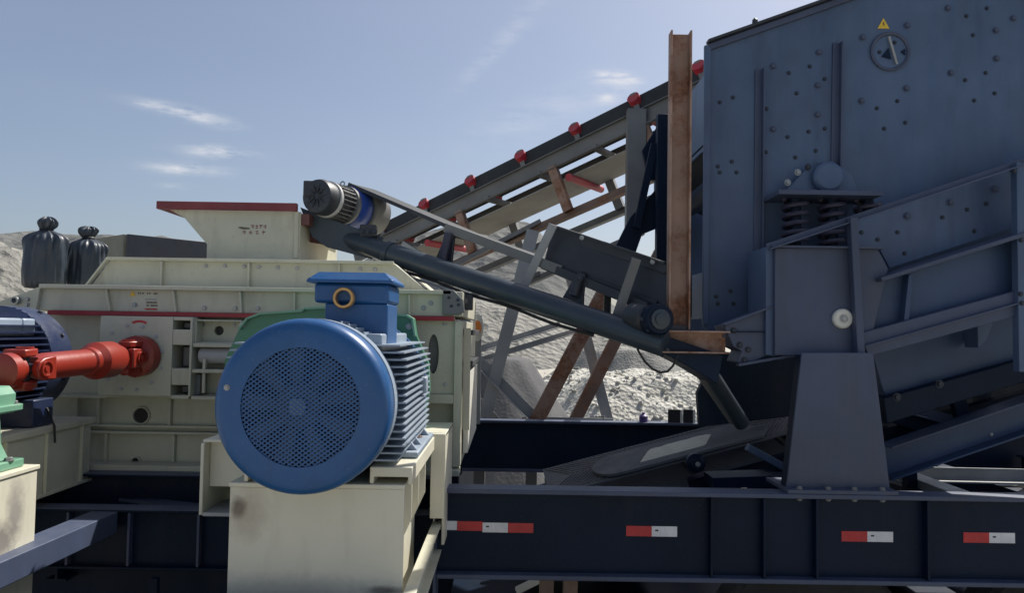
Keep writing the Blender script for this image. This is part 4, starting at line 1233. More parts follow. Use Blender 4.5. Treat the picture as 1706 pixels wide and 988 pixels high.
MB().lathe([(.108, Lm - .099), (.112, Lm - .03), (.104, Lm - .004), (.088, Lm), (.055, Lm), (.053, Lm - .004)], hd, ma, 40).build('fan_cover', 'dark_steel', mt)
for k in range(24):
    a = 2 * math.pi * k / 24
    d = mside * math.cos(a) + mside.cross(ma) * math.sin(a)
    q0 = hd + ma * .24 + d * .108; q1 = hd + ma * (Lm - .135) + d * .108
    MB().bar(q0, q1, .005, .022, d).build('cooling_fin', 'grey_steel', mt)
for k in range(10):
    a = 2 * math.pi * k / 10
    d = mside * math.cos(a) + mside.cross(ma) * math.sin(a)
    MB().bar(hd + ma * (Lm + .001) + d * .02, hd + ma * (Lm + .001) + d * .075, .007, .004, ma).build('fan_slot', 'black', mt)
tl = hd + ma * (Lm - .06) + Vector((-.075, .01, .055))
MB().box(tl.x - .035, tl.x + .03, tl.y - .05, tl.y + .05, tl.z - .05, tl.z + .045).build('terminal_box', 'dark_steel', mt, 0.006)
le = hd + ma * .24 + Vector((0, 0, .125))
MB().lathe([(.012, 0), (.020, .003), (.012, .006)], le + Vector((0, 0, .01)), ma, 20, close=False).build('lifting_ring', 'bolt_steel', mt)
ck = MB().add([*(at(px, py, 4.86) for px, py in ((500, 345), (560, 368), (640, 396), (620, 432), (545, 412), (520, 395))), *(at(px, py, 4.88) for px, py in ((500, 345), (560, 368), (640, 396), (620, 432), (545, 412), (520, 395)))],
              [(0, 1, 2, 3, 4, 5), (11, 10, 9, 8, 7, 6)] + [(i, (i + 1) % 6, 6 + (i + 1) % 6, 6 + i) for i in range(6)]).build('head_cheek', 'tube_grey', cv, 0.003)
# discharge lip into the hopper
MB().add([at(500, 370, 4.98), at(560, 380, 4.98), at(580, 412, 4.98), at(505, 402, 4.98), at(500, 372, 5.5), at(560, 382, 5.5), at(580, 414, 5.5), at(505, 404, 5.5)],
         [(0, 1, 2, 3), (7, 6, 5, 4), (0, 4, 5, 1), (1, 5, 6, 2), (2, 6, 7, 3), (3, 7, 4, 0)]).build('discharge_lip', 'primer_red', cv)
# take-up bearing at the drum foot
MB().box(-.05, .05, -.04, .04, -.03, .05).build('take_up_bearing', 'dark_steel', cv, 0.008).matrix_parent_inverse = Matrix.Translation(cv.location).inverted() @ Matrix.Translation(at(614, 388, 4.86))
for dx in (602, 613, 624):
    bolt(cv, at(dx, 386, 4.8), .012, 'bolt_dark')
# skirt box over the loading end
YS0, YS1 = 4.50, 4.08
sk = [at(922, 377, YS0), at(1112, 441, YS1), at(1112, 530, YS1), at(1075, 516, YS1 + .02), at(905, 440, YS0)]
q = MB(); n = len(sk)
q.add([*sk, *[p + cs * .03 for p in sk]], [tuple(range(n)), tuple(range(2 * n - 1, n - 1, -1))] + [(i, (i + 1) % n, n + (i + 1) % n, n + i) for i in range(n)])
skb = q.build('skirt_box', 'dark_steel', cv, 0.003)
MB().bar(sk[0] - cs * .02 + cu * .005, sk[1] - cs * .02 + cu * .005, .06, .012, cu).build('skirt_flange', 'dark_steel', skb, 0.002)
MB().bar(at(930, 388, YS0 - .01), at(1112, 448, YS1 - .01), .02, .055, cu).build('skirt_strip', 'dark_steel', skb, 0.002)
MB().bar(at(905, 441, YS0 - .01), at(1078, 512, YS1 - .01), .03, .05, cu).build('skirt_strip', 'dark_steel', skb, 0.002)
q = MB(); q.add([*[p + cs * .42 for p in sk], *[p + cs * .45 for p in sk]], [tuple(range(n)), tuple(range(2 * n - 1, n - 1, -1))] + [(i, (i + 1) % n, n + (i + 1) % n, n + i) for i in range(n)])
q.build('skirt_far_side', 'dark_steel', skb)
for (px, py) in ((969, 396), (1087, 436)): bolt(skb, at(px, py, 4.28 if px < 1000 else 4.08), .009, 'bolt_steel')
for (a, b_, m) in (((928, 376, 4.46), (874, 482, 4.50), 'galv'), ((1066, 432, 4.10), (1030, 528, 4.12), 'grey_steel')):
    MB().ext(Lp(.05, .03, .006), at(*a) - cs * .05, at(*b_) - cs * .02, (0, 1, 0)).build('skirt_support', m, cv, 0.002)
for (px, py) in ((968, 470), (1012, 492)):
    MB().bar(at(px, py, 4.4), at(px - 2, py + 70, 4.4), .04, .04, (0, 1, 0)).build('skirt_leg', 'dark_steel', cv)
# tail: geared motor and belt hood
tm = at(1088, 532, 3.84)
tg = MB().lathe([(.06, 0), (.068, .01), (.068, .12), (.05, .14)], at(1052, 526, 3.98), (at(1088, 532, 3.84) - at(1052, 526, 3.98)), 28).build('tail_gear', 'dark_steel', cv)
MB().lathe([(.072, 0), (.078, .008), (.078, .10), (.07, .11), (.03, .112)], tm + Vector((0, .06, 0)), (.25, -1, 0), 28).build('tail_motor', 'chassis', cv)
MB().lathe([(.05, .1121), (.05, .118), (.03, .12), (.03, .128), (.012, .13)], tm + Vector((0, .06, 0)), (.25, -1, 0), 24).build('tail_hub', 'tube_grey', cv)
for k in range(6):
    a = k * math.pi / 3; bolt(cv, tm + Vector((.06 * math.cos(a), -.03, .06 * math.sin(a))), .007, 'bolt_dark')
MB().prism(pxp([(1068, 540), (1110, 560), (1205, 592), (1196, 640), (1150, 612), (1098, 585), (1060, 566)], 3.92), 3.925, 4.3).build('tail_box', 'chassis', cv, 0.004)
# hanging power cable
hc = thing('hanging_cable', 'black power cable hanging in a loop below the rusty channel', 'cable', at(1095, 620, 3.95))
MB().path([at(x, y, 3.93) for x, y in ((1058, 566), (1063, 584), (1074, 602), (1087, 615), (1100, 621), (1112, 619), (1121, 610), (1127, 598), (1130, 590))], .006, 8).build('cable', 'black', hc)

# ------------------------------------------------------------------ rusty column and channel
post = thing('rusty_column', 'tall rusty brown steel column standing on the rusty channel', 'column', at(1130, 550, 4.0))
x0, x1 = at(1112, 300, 4.0).x, at(1147, 300, 4.0).x
zp0, zp1 = at(1128, 549, 4.0).z, at(1130, 57, 4.0).z
xm = (x0 + x1) / 2; wd = x1 - x0
lean = (at(1131, 57, 4.0).x - at(1127, 549, 4.0).x)
q = MB()
MB().ext([(-wd / 2, -.035), (wd / 2, -.035), (wd / 2, .035), (wd / 2 - .009, .035), (wd / 2 - .009, -.025), (-wd / 2 + .009, -.025), (-wd / 2 + .009, .035), (-wd / 2, .035)],
         (xm - lean / 2, 3.97, zp0), (xm + lean / 2, 3.97, zp1), (0, -1, 0)).build('column_web', 'rusty_steel', post, 0.0015)
q = MB().prism(pxp([(1112, 545), (1112, 532), (1122, 541), (1146, 543), (1146, 549), (1112, 549)], 3.93), 3.95, 3.99).build('foot_weld', 'dark_steel', post)
chn = thing('rusty_channel', 'short horizontal rusty channel beam bolted to the screen frame', 'channel', at(1156, 590, 4.0))
x0, x1, z0, z1 = rect_px(1094, 551, 1217, 589, 3.88)
MB().ext(Cp(.10, z1 - z0, .009), (x0, 3.93, (z0 + z1) / 2), (x1, 3.93, (z0 + z1) / 2)).build('channel_beam', 'rusty_steel', chn, 0.002)
MB().box(x0 - .008, x0, 3.882, 3.98, z0, z1).build('end_plate', 'dark_steel', chn, 0.001)
bolts_px(chn, [(1112, 583), (1206, 560)], 3.975 - .09, .007, 'bolt_dark')

# ------------------------------------------------------------------ long inclined conveyor behind
bc = thing('inclined_conveyor', 'long inclined belt conveyor with red rollers and truss legs behind the machines', 'conveyor', (0, 7.2, 0))
k0, k6 = at(637, 372, 8.0), at(1165, 108, 6.2)
bd = (k6 - k0) / 6
bu_ = bd.normalized()
bs = Vector((-bd.y, bd.x, 0)).normalized()
if bs.y < 0: bs = -bs
bn_ = bs.cross(bu_); bn_ = bn_ if bn_.z > 0 else -bn_
W = .56


def bp(k, s=0.0, u=0.0): return k0 + bd * k + bs * s + bn_ * u


# troughed belt
prof = [(-.0, -.03), (.14, -.12), (W - .14, -.12), (W, -.03)]
q = MB()
ka, kb = -.8, 7.2
vs = []
for k in (ka, kb):
    for (s, u) in prof: vs.append(bp(k, s, u))
    for (s, u) in prof: vs.append(bp(k, s, u - .014))
q.add(vs, [(0, 1, 9, 8), (1, 2, 10, 9), (2, 3, 11, 10), (4, 12, 13, 5), (5, 13, 14, 6), (6, 14, 15, 7), (0, 8, 12, 4), (3, 7, 15, 11), (0, 4, 5, 1), (1, 5, 6, 2), (2, 6, 7, 3), (8, 9, 13, 12), (9, 10, 14, 13), (10, 11, 15, 14)])
q.build('carrying_belt', 'belt', bc)
MB().bar(bp(ka, -.012, -.07), bp(kb, -.012, -.07), .006, .125, bn_).build('belt_guard', 'belt', bc)
for s in (-.02, W + .02):
    MB().ext(Cp(.05, .145, .008), bp(ka, s, -.205), bp(kb, s, -.205), bn_).build('stringer', 'grey_steel', bc, 0.002)
MB().bar(bp(ka, W / 2, -.40), bp(kb, W / 2, -.40), W * .96, .012, bn_).build('return_belt', 'belt_lit', bc)
for k in range(7):
    b0 = MB()
    b0.bar(bp(k, -.03, -.13), bp(k, -.03, .03), .05, .012, bs)
    id_ = b0.build('idler_bracket', 'grey_steel', bc, 0.002)
    MB().cyl(bp(k, -.05, -.012), bp(k, .10, -.10), .056).build('idler_roller', 'roller_red', id_)
    MB().cyl(bp(k, .12, -.13), bp(k, W - .12, -.13), .036).build('idler_roller', 'roller_red', id_)
    MB().cyl(bp(k, W + .03, .0), bp(k, W - .10, -.09), .036).build('idler_roller', 'roller_red', id_)
    if k % 1 == 0:
        MB().bar(bp(k + .2, -.02, -.26), bp(k + .2, W + .02, -.26), .05, .04, bn_).build('cross_member', 'grey_steel', bc)
for k in (.9, 3.7, 6.2):
    MB().cyl(bp(k, -.05, -.425), bp(k, W + .06, -.425), .034).build('return_roller', 'roller_red', bc)
# lower chords and posts
for s, m in ((0.0, 'brown_steel'), (W, 'grey_steel')):
    MB().ext(Lp(.085, .085, .008), bp(-1.6, s, -.72), bp(5.3, s, -.72), bn_).build('lower_chord', m, bc, 0.002)
for k in (1.62, 3.45, 5.0):
    MB().bar(bp(k, 0, -.25), bp(k + .06, 0, -.70), .085, .06, bs).build('truss_post', 'rusty_steel', bc, 0.002)
for k in (.4, 2.0, 3.9):
    MB().bar(bp(k, W, -.25), bp(k + .06, W, -.70), .085, .06, bs).build('truss_post', 'grey_steel', bc, 0.002)
MB().bar(bp(.35, -.01, -.30), bp(1.0, -.01, -.70), .05, .03, bs).build('truss_post', 'galv', bc, 0.002)


def leg(a, b_, w, m, name='leg', prof=None, up=(0, 1, 0)):
    p0, p1 = at(*a), at(*b_)
    q = MB()
    if prof == 'L': q.ext(Lp(w, w * .8, .008), p0, p1, up)
    else: q.bar(p0, p1, w, w * .7, up)
    return q.build(name, m, bc, 0.002)


leg((1060, 183, 6.45), (1057, 392, 6.45), .155, 'grey_steel', 'main_column')
leg((888, 384, 6.95), (804, 712, 6.95), .115, 'galv', prof='L')
leg((1052, 400, 6.9), (886, 716, 6.95), .13, 'rusty_steel')
leg((1100, 420, 7.3), (950, 716, 7.3), .115, 'brown_steel')
leg((950, 460, 7.5), (1014, 706, 7.35), .10, 'galv')
leg((780, 588, 6.98), (935, 540, 7.2), .07, 'galv', 'brace', 'L', (0, 0, 1))
leg((780, 606, 7.0), (985, 544, 7.2), .06, 'galv', 'brace', 'L', (0, 0, 1))
leg((786, 590, 6.9), (895, 702, 6.9), .12, 'galv', 'brace', 'L', (0, 0, 1))
leg((770, 640, 7.1), (835, 712, 7.1), .10, 'grey_steel', 'brace', 'L', (0, 0, 1))
leg((870, 701, 7.0), (1022, 704, 7.15), .08, 'galv', 'base_beam', 'L', (0, 0, 1))
leg((880, 712, 7.7), (1005, 698, 7.15), .07, 'galv', 'base_beam', 'L', (0, 0, 1))
leg((700, 470, 7.4), (900, 368, 7.05), .07, 'grey_steel', 'brace', 'L', (0, 0, 1))
leg((880, 470, 7.3), (1050, 395, 6.9), .08, 'grey_steel', 'brace', 'L', (0, 0, 1))
leg((700, 455, 7.2), (800, 560, 7.0), .07, 'galv', 'brace')
leg((745, 505, 7.5), (900, 455, 7.3), .06, 'grey_steel', 'brace', 'L', (0, 0, 1))
zb0 = at(890, 706, 7.0).z
for (px, Y) in ((800, 6.98), (886, 6.98), (952, 7.3), (1016, 7.3)):
    p = at(px, 712, Y)
    MB().bar((p.x, Y, 0), (p.x, Y, p.z + .02), .10, .10, (0, 1, 0)).build('ground_leg', 'grey_steel', bc)
# amber marker lamp on a thin post at the crusher corner
ml = thing('marker_lamp', 'amber oval marker lamp in a white surround on a thin post by the crusher', 'lamp', at(795, 590, 6.2))
p = at(796, 546, 6.2)
q = MB(); vs = []
q.lathe([(.030, .0165), (.030, .022), (.022, .03)], p, (0, -1, 0), 24); q.v = [(x, y, p.z + (z - p.z) * 1.9) for x, y, z in q.v]
q.build('lens', 'amber', ml)
q = MB(); q.lathe([(.046, .001), (.046, .0125), (.04, .0164)], p, (0, -1, 0), 28); q.v = [(x, y, p.z + (z - p.z) * 2.4) for x, y, z in q.v]
q.build('backing', 'off_white', ml)
MB().box(p.x - .03, p.x + .03, 6.22, 6.26, zt, p.z + .1).build('lamp_post', 'galv', ml, 0.003)
# ------------------------------------------------------------------ vibrating screen (right)
YS = 4.35
scr = thing('vibrating_screen', 'huge slate blue vibrating screen box with bolted side plate', 'screen', (2.4, 5.2, 1.9))
sp = [(1180, 78), (1300, 36), (1395, 2), (1900, -176), (1900, 420), (1300, 600), (1172, 545)]
MB().prism(pxp(sp, YS), YS, YS + .014).build('side_plate', 'slate', scr, 0.003)
far = [(x + .06, z) for x, z in pxp(sp, YS)]
MB().prism(far, 6.1, 6.114).build('side_plate', 'slate', scr)
a, b_ = at(1177, 75, YS), at(1900, -180, YS)
MB().bar(a + Vector((0, -.02, .012)), b_ + Vector((0, -.02, .012)), .06, .016, (0, 0, 1)).build('top_lip', 'dark_steel', scr, 0.004)
MB().bar(a + Vector((.01, -.012, -.016)), b_ + Vector((.01, -.012, -.016)), .02, .035, (0, 0, 1)).build('top_strip', 'slate_dusty', scr, 0.003)
pt = MB(); p = at(1256, 45, YS); pt.lathe([(.016, 0), (.016, .02), (.008, .03)], p + Vector((0, -.02, .015)), (0, 0, 1), 14); pt.build('lip_knob', 'dark_steel', scr)
MB().prism(pxp([(1173, 76), (1184, 74), (1180, 540), (1170, 540)], YS - .01), YS - .022, YS - .0005).build('edge_flange', 'slate', scr, 0.003)
for (px, y0, y1) in ((1263, 116, 486), (1392, 72, 286)):
    a, b_ = at(px + 1, y0, YS), at(px - 2, y1, YS)
    MB().ext(Lp(.045, .05, .01), Vector((a.x, YS - .026, a.z)), Vector((b_.x, YS - .026, b_.z)), (0, -1, 0)).build('stiffener', 'slate_dusty', scr, 0.003)
small = [(1196, 277), (1219, 269), (1199, 287), (1227, 287), (1221, 162), (1199, 170), (1314, 121), (1349, 110), (1374, 131), (1327, 155), (1277, 181), (1347, 219), (1374, 214), (1312, 228), (1276, 253), (1325, 262), (1359, 251),
         (1495, 168), (1461, 180), (1508, 204), (1473, 214), (1608, 133), (1642, 121), (1623, 167), (1657, 155), (1621, 58), (1610, 26), (1644, 13), (1193, 494), (1217, 485), (1196, 506), (1222, 506)]
ring = [(1362, 191), (1288, 215), (1362, 142), (1435, 168), (1510, 147), (1584, 121), (1660, 97), (1659, 50), (1579, 13), (1437, 62), (1511, 42), (1288, 110), (1364, 87), (1367, 277), (1688, 30)]
bolts_px(scr, small, YS, .0085, 'bolt_dark')
bolts_px(scr, ring, YS, .0140, 'slate_dusty')
# cross tubes and feed end between the two side plates
for (px, py, r) in ((1210, 300, .07), (1400, 240, .07), (1240, 470, .08), (1600, 160, .07)):
    c = at(px, py, YS)
    MB().cyl((c.x, YS + .016, c.z), (c.x, 6.098, c.z), r).build('cross_tube', 'chassis', scr)
fx = at(1174, 300, YS).x + .03
MB().box(fx, fx + .012, YS + .02, 6.09, at(1174, 240, YS).z, at(1174, 110, YS).z).build('feed_end_plate', 'slate', scr)
MB().box(fx, fx + .012, YS + .02, 6.09, at(1174, 530, YS).z, at(1174, 450, YS).z).build('feed_end_plate', 'slate', scr)
MB().add([(fx, 4.5, at(1160, 240, 4.5).z), (fx + .5, 4.5, at(1160, 310, 4.5).z), (fx + .5, 6.0, at(1160, 310, 4.5).z), (fx, 6.0, at(1160, 240, 4.5).z),
          (fx, 4.5, at(1160, 240, 4.5).z - .012), (fx + .5, 4.5, at(1160, 310, 4.5).z - .012), (fx + .5, 6.0, at(1160, 310, 4.5).z - .012), (fx, 6.0, at(1160, 240, 4.5).z - .012)],
         [(0, 1, 2, 3), (7, 6, 5, 4), (0, 4, 5, 1), (1, 5, 6, 2), (2, 6, 7, 3), (3, 7, 4, 0)]).build('screen_deck', 'dark_steel', scr)
# bearing cover ring with pointer marks and warning sign
cc = at(1482, 86, YS)
cv_ = MB().lathe([(.098, 0), (.112, .002), (.114, .012), (.108, .016), (.098, .012), (.094, .004)], cc - Vector((0, .0005, 0)), (0, -1, 0), 48, close=False).build('bearing_ring', 'slate_dusty', scr)
MB().lathe([(.094, 0), (.094, .004)], cc - Vector((0, .0004, 0)), (0, -1, 0), 48).build('bearing_cover', 'slate', cv_)
MB().bar(cc + Vector((-.01, -.012, .085)), cc + Vector((.035, -.012, -.075)), .012, .012, (0, 1, 0)).build('pointer', 'galv', cv_)
MB().prism([(cc.x - .05, cc.z - .03), (cc.x - .01, cc.z + .02), (cc.x + .005, cc.z - .045)], cc.y - .012, cc.y - .005).build('pointer', 'chassis', cv_)
MB().prism([(cc.x + .06, cc.z + .0), (cc.x + .085, cc.z + .018), (cc.x + .085, cc.z - .02)], cc.y - .012, cc.y - .005).build('pointer', 'chassis', cv_)
for k in range(3):
    a = 1.1 + k * 2.1; bolt(cv_, Vector((cc.x + .06 * math.cos(a), cc.y - .005, cc.z + .06 * math.sin(a))), .008, 'bolt_dark')
ts = at(1472, 39, YS - .004); w = .034
sgn = MB().prism([(ts.x - w, ts.z - w * .8), (ts.x + w, ts.z - w * .8), (ts.x, ts.z + w)], YS - .004, YS - .0006).build('warning_sign', 'sign_yellow', scr)
MB().prism([(ts.x - .007, ts.z - .002), (ts.x + .001, ts.z - .002), (ts.x - .002, ts.z - .016), (ts.x + .008, ts.z + .0), (ts.x + .001, ts.z + .001), (ts.x + .004, ts.z + .015)], YS - .0052, YS - .0041).build('sign_symbol', 'black', sgn)
# spring seat bracket on the side plate
x0, x1, z0, z1 = rect_px(1287, 322, 1457, 330, 4.15)
MB().box(x0, x1, 4.05, YS - .0225, z0, z1).build('spring_seat', 'slate_dusty', scr, 0.003)
MB().prism(pxp([(1305, 321), (1342, 282), (1385, 268), (1418, 290), (1428, 321)], YS - .05), YS - .06, YS - .045).build('seat_gusset', 'slate', scr, 0.004)
dc = at(1377, 296, YS - .07)
MB().lathe([(.085, 0), (.085, .03), (.07, .045)], dc, (0, -1, 0), 32).build('seat_boss', 'slate', scr, 0.004)
for (px, py, m) in ((1329, 287, 'bolt_steel'), (1312, 304, 'bolt_steel'), (1346, 278, 'bolt_dark')): bolt(scr, at(px, py, YS - .07), .013, m)
# springs between seat and frame
zs0 = at(1350, 412, 4.15).z
for (px, py) in ((1325, 370), (1386, 370), (1446, 370)):
    c = at(px, py, 4.18); n = 100; turns = 5.5
    pts = [Vector((c.x + .062 * math.cos(2 * math.pi * turns * i / n), 4.18 + .062 * math.sin(2 * math.pi * turns * i / n), zs0 + (z0 - .002 - zs0) * i / n)) for i in range(n + 1)]
    s_ = MB().path(pts, .0135, 8).build('coil_spring', 'purple_rubber', scr)
    MB().cyl((c.x, 4.18, zs0), (c.x, 4.18, z0 - .001), .03).build('spring_core', 'chassis', s_)

# ------------------------------------------------------------------ screen support frame
fr = thing('screen_frame', 'slate blue sloping support frame with tapered pillar under the vibrating screen', 'frame', (2.0, 4.0, zt))
YF = 3.90
MB().prism(pxp([(1291, 413), (1462, 413), (1480, 447), (1446, 592), (1291, 592)], YF), YF, YF + .30).build('corner_box', 'slate_dusty', fr, 0.004)
MB().bar(at(1283, 411, YF - .005) + Vector((0, .05, 0)), at(1470, 414, YF - .005) + Vector((0, .05, 0)), .16, .012).build('box_flange', 'slate_dusty', fr, 0.002)
x0, x1, z0, z1 = rect_px(1276, 411, 1290.5, 592, YF + .03)
MB().box(x0, x1 - .001, YF + .03, YF + .33, z0, z1).build('corner_post', 'slate', fr, 0.003)
sl0, sl1 = at(1280, 411, YF - .03), at(1900, 205, YF - .03)
MB().ext(Lp(.05, .035, .008), sl0, sl1, (0, 0, 1)).build('slope_angle', 'slate_dusty', fr, 0.002)
MB().prism(pxp([(1428, 366), (1900, 208), (1900, 312), (1482, 447), (1465, 414), (1428, 414)], 4.06), 4.06, 4.075).build('side_sheet', 'slate', fr, 0.003)
bolts_px(fr, [(1495, 387), (1611, 349), (1643, 339), (1462, 399), (1435, 387), (1507, 422), (1686, 284), (1623, 385), (1570, 362)], 4.06, .0085, 'bolt_dark')
bolts_px(fr, [(1511, 360), (1583, 337), (1657, 315)], 4.06, .0150, 'slate_dusty')
a, b_ = at(1418, 364, YF - .03), at(1430, 590, YF - .03)
MB().bar(Vector((a.x, YF - .04, a.z)), Vector((b_.x, YF - .04, b_.z)), .038, .05, (0, 1, 0)).build('strut', 'slate_dusty', fr, 0.003)
MB().bar(at(1452, 468, YF + .05), at(1900, 326, YF + .05), .22, .022).build('beam_flange', 'slate_dusty', fr, 0.003)
MB().prism(pxp([(1447, 476), (1900, 332), (1900, 450), (1440, 572)], YF + .06), YF + .06, YF + .075).build('beam_web', 'slate_shaded', fr, 0.003)
MB().prism(pxp([(1514, 458), (1521, 456), (1514, 544), (1505, 546)], YF - .0), YF, YF + .0595).build('web_stiffener', 'slate_shaded', fr, 0.002)
MB().prism(pxp([(1430, 556), (1900, 428), (1900, 470), (1448, 594)], YF - .02), YF - .02, YF + .055).build('lower_flange', 'slate_dusty', fr, 0.004)
MB().bar(at(1440, 577, YF - .035), at(1900, 448, YF - .035), .028, .008).build('flange_bead', 'slate_dusty', fr, 0.002)
x0, x1, z0, z1 = rect_px(1696, 270, 1740, 620, YF - .05)
MB().box(x0, x1, YF - .05, YF + .0, z0, z1).build('end_post', 'slate', fr, 0.003)
bolts_px(fr, [(1701, 400), (1700, 490), (1702, 505), (1690, 284)], YF - .05, .009, 'bolt_dark')
# round rubber bush
c = at(1402, 531, YF)
bsh = MB().lathe([(.050, 0), (.050, .018), (.043, .026), (.022, .026), (.020, .022)], c - Vector((0, .0005, 0)), (0, -1, 0), 36).build('round_bush', 'off_white', fr)
bolt(bsh, c - Vector((0, .0225, 0)), .013, 'label_grey')
# left end bracket
YE = 3.96
MB().prism(pxp([(1206, 543), (1290, 510), (1290, 586), (1243, 609), (1228, 604), (1236, 585), (1222, 578)], YE), YE, YE + .2).build('end_bracket', 'slate_dusty', fr, 0.004)
MB().bar(at(1204, 541, YE - .005), at(1292, 508, YE - .005), .06, .012).build('bracket_flange', 'slate_dusty', fr, 0.002)
MB().bar(at(1228, 608, YE - .005), at(1330, 590, YE - .005), .06, .014).build('bracket_flange', 'slate_dusty', fr, 0.002)
MB().bar(at(1218, 553, YE - .005), at(1290, 553, YE - .005), .02, .006).build('bracket_rib', 'chassis', fr)
bolts_px(fr, [(1232, 575), (1246, 583), (1240, 600), (1222, 551)], YE, .012, 'bolt_dark')
# tapered pillar on the near rail
YPi = 3.76
MB().prism(pxp([(1336, 588), (1455, 588), (1484, 824), (1309, 824)], YPi), YPi, YPi + .014).build('pillar_plate', 'slate_dusty', fr, 0.003)
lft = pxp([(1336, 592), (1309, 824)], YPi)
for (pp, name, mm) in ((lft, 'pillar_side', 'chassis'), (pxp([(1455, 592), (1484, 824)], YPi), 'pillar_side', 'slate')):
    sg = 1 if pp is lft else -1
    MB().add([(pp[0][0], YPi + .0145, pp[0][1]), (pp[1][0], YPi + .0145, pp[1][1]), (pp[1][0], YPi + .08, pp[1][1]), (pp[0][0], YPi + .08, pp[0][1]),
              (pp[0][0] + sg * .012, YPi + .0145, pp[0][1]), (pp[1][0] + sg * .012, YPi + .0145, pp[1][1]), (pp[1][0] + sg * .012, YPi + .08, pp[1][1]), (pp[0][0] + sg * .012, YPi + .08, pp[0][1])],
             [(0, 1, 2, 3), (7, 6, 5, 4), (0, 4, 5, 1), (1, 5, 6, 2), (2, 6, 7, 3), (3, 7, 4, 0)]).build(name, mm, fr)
x0 = at(1309, 826, YPi).x; x1 = at(1484, 826, YPi).x
zpb = at(1395, 824, YPi).z
MB().box(x0 - .01, x1 + .01, YR + .003, YR + .32, zt + .001, max(zpb, zt + .02)).build('base_plate', 'slate_dusty', fr, 0.002)
for px in (1335, 1383, 1427, 1474):
    x = at(px, 836, YR).x
    bolt(fr, Vector((x, YR + .025, zt + .021)), .012, 'grey_steel', (0, 0, 1))
    bolt(fr, Vector((x, YR + .025, zt - .023)), .012, 'grey_steel', (0, 0, -1))
# second row of beams behind, lower
MB().prism(pxp([(1452, 585), (1900, 455), (1900, 545), (1475, 665)], 4.35), 4.35, 4.45).build('inner_beam', 'slate_shaded', fr, 0.004)
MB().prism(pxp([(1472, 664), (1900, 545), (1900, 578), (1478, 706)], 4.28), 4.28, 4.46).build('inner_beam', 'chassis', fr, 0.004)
MB().prism(pxp([(1628, 528), (1660, 520), (1644, 566), (1630, 580)], 4.2), 4.2, 4.33).build('beam_gusset', 'slate', fr, 0.003)
bolts_px(fr, [(1565, 640), (1494, 662)], 4.28, .016, 'bolt_dark')
# far pillar
MB().prism(pxp([(1500, 640), (1580, 640), (1600, 765), (1480, 765)], 6.4), 6.4, 6.42).build('pillar_plate', 'chassis', fr)
# chute under the screen feed end
MB().prism(pxp([(1196, 588), (1340, 588), (1318, 694), (1166, 712), (1162, 655)], 4.72), 4.72, 4.78).build('under_chute', 'chassis', fr, 0.004)
MB().cyl(at(1160, 586, 4.15), at(1236, 706, 4.5), .045).build('prop_tube', 'tube_grey', fr)
MB().cyl(at(1168, 622, 4.3), at(1222, 700, 4.55), .03).build('prop_tube', 'grey_steel', fr)
MB().prism(pxp([(1025, 412), (1050, 362), (1114, 292), (1114, 372), (1070, 390), (1058, 424)], 5.6), 5.6, 5.65).build('feed_chute_side', 'chassis', fr, 0.003)
MB().prism(pxp([(1070, 250), (1098, 205), (1112, 205), (1112, 300), (1082, 300)], 5.75), 5.75, 5.8).build('feed_chute_side', 'chassis', fr, 0.003)
a, b_ = at(1103, 192, 5.5), at(1100, 548, 5.5)
MB().bar(a, b_, .075, .08, (0, 1, 0)).build('feed_column', 'chassis', fr, 0.003)
MB().bar(at(1060, 380, 5.55), at(1090, 240, 5.55), .05, .05, (0, 1, 0)).build('feed_brace', 'chassis', fr)

# ------------------------------------------------------------------ ribbed discharge conveyor under the screen
dcv = thing('discharge_conveyor', 'ribbed dusty belt conveyor rising to the right under the screen', 'conveyor', (1.5, 4.9, .9))
O = at(988, 806, 4.62)
ang = R(15.5)
e = Vector((math.cos(ang), 0, math.sin(ang))); wv = Vector((0, math.cos(R(7)), math.sin(R(7)))); nn = e.cross(wv).normalized()
BW = .52


def dp(t, w, u=0.0): return O + e * t + wv * w + nn * u


q = MB()
q.bar(dp(-.28, BW / 2, -.006), dp(3.6, BW / 2, -.006), BW, .012, nn)
q.build('carrying_belt', 'belt_dusty', dcv)
q = MB()
t = -.27
while t < 3.5:
    for (w0, w1, dt) in ((.02, BW / 2, .16), (BW - .02, BW / 2, .16)):
        q.bar(dp(t, w0, .0025), dp(t + dt, w1, .0025), .011, .006, nn)
    t += .030
cl_ = q.build('cleat', 'belt_dusty', dcv); cl_['kind'] = 'stuff'
# smooth wear sheet with a rounded end lying on the belt
q = MB(); out = []
for k in range(13):
    a = math.pi / 2 + math.pi * k / 12
    out.append((.19 + .19 * math.cos(a) * .9, .17 + .19 * math.sin(a)))
out += [(1.05, -.02), (1.12, .1), (.98, .36)]
vs = [dp(t, w, .012) for t, w in out] + [dp(t, w, .030) for t, w in out]
n = len(out)
q.add(vs, [tuple(range(n)), tuple(range(2 * n - 1, n - 1, -1))] + [(i, (i + 1) % n, n + (i + 1) % n, n + i) for i in range(n)])
q.build('wear_sheet', 'belt_dusty', dcv, 0.002)
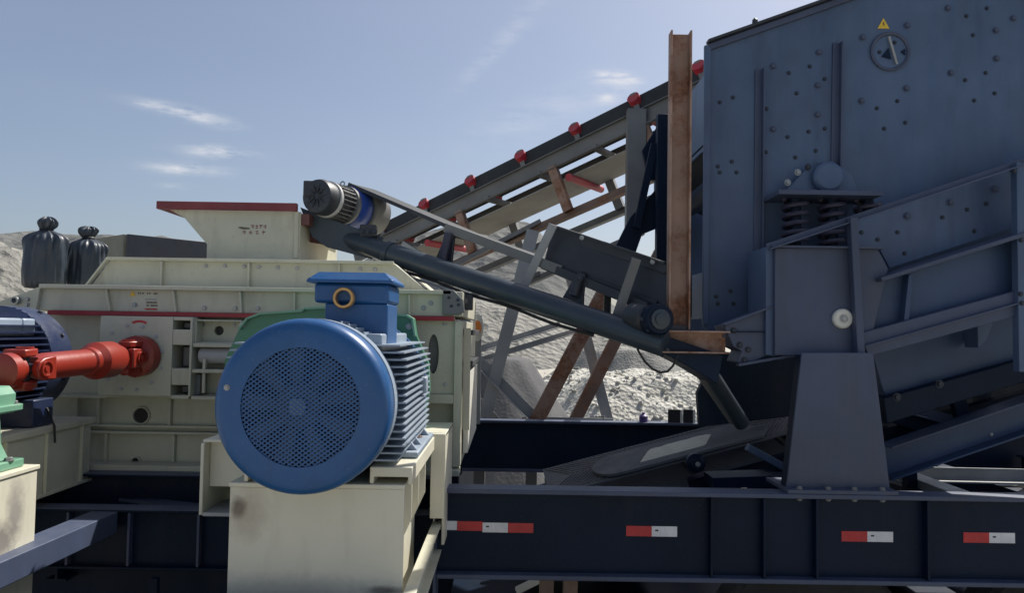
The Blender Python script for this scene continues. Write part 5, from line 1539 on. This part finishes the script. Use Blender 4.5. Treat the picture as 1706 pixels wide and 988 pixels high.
# pale raised patch standing in for sunlight on the wear sheet
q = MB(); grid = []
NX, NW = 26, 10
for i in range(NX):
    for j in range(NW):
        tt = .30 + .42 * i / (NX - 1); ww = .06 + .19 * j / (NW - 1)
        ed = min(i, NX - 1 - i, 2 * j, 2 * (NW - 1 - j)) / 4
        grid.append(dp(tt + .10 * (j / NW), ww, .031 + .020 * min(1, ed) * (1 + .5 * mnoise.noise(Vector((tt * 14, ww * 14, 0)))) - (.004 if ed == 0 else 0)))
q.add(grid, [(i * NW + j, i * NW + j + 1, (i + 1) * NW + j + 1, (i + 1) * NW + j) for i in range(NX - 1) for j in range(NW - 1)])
q.build('sunlit_patch', 'sunlit_pale', dcv, ang=180)
for w in (-.03, BW + .03):
    MB().ext(Cp(.05, .10, .008), dp(.55 if w < 0 else -.4, w, -.16), dp(3.6, w, -.16), nn).build('stringer', 'chassis', dcv, 0.002)
MB().cyl(dp(-.22, 0, -.09), dp(-.22, BW, -.09), .078, n=28).build('tail_drum', 'dark_steel', dcv)
MB().bar(dp(-.24, BW / 2, -.18), dp(3.6, BW / 2, -.18), BW * .98, .012, nn).build('return_belt', 'belt_dusty', dcv)
for t in (.6, 1.2, 1.8, 2.4, 3.0):
    MB().cyl(dp(t, .0, -.07), dp(t, BW, -.07), .035).build('idler_roller', 'dark_steel', dcv)
for t in (.7, 1.9, 3.1):
    for w in (-.03, BW + .03):
        p = dp(t, w, -.2)
        MB().bar((p.x, p.y, zt - .24), (p.x, p.y, p.z + .03), .06, .06, (0, 1, 0)).build('leg', 'chassis', dcv)
bc_ = at(1157, 770, 4.5)
MB().lathe([(.05, 0), (.055, .01), (.055, .04), (.03, .06), (.03, .08)], bc_, (0, -1, 0), 28).build('roller_bearing', 'chassis', dcv)
bolt(dcv, bc_ - Vector((0, .08, 0)), .01, 'bolt_steel')
MB().bar(at(1245, 745, 4.45), at(1330, 792, 4.45), .04, .06, (0, 1, 0)).build('brace', 'slate', dcv, 0.002)
MB().bar(at(1180, 800, 4.4), at(1318, 795, 4.4), .2, .06).build('tail_guard', 'chassis', dcv, 0.003)

# inclined channel frame at the far right
icf = thing('channel_frame', 'dark inclined channel beam with braces right of the tapered pillar', 'beam', at(1490, 800, 4.3))
a, b_ = at(1470, 772, 4.3), at(1800, 660, 4.3)
MB().ext(Cp(.10, .19, .012), a, b_).build('channel_beam', 'slate_shaded', icf, 0.003)
MB().bar(a + Vector((0, -.06, .10)), b_ + Vector((0, -.06, .10)), .10, .010).build('beam_lip', 'slate_dusty', icf, 0.002)
MB().ext(Lp(.06, .06, .008), at(1478, 672, 4.5), at(1600, 704, 4.5)).build('brace', 'slate_dusty', icf, 0.002)
MB().prism(pxp([(1475, 682), (1580, 706), (1540, 722), (1475, 700)], 4.55), 4.55, 4.6).build('brace_plate', 'chassis', icf)
MB().bar(at(1590, 650, 4.45), at(1604, 700, 4.45), .075, .05, (0, 1, 0)).build('short_post', 'chassis', icf, 0.002)
MB().prism(pxp([(1510, 680), (1600, 640), (1655, 652), (1600, 668), (1545, 684)], 4.5), 4.5, 4.7).build('cover_plate', 'chassis', icf, 0.003)
x0, x1, z0, z1 = rect_px(1628, 632, 1652, 690, 4.75)
MB().box(x0, x1, 4.75, 4.8, z0, z1).build('short_post', 'grey_steel', icf, 0.002)
MB().bar(at(1660, 622, 4.6), at(1800, 590, 4.6), .14, .10).build('upper_beam', 'chassis', icf, 0.003)
bolts_px(icf, [(1652, 724)], 4.335, .006, 'label_grey')
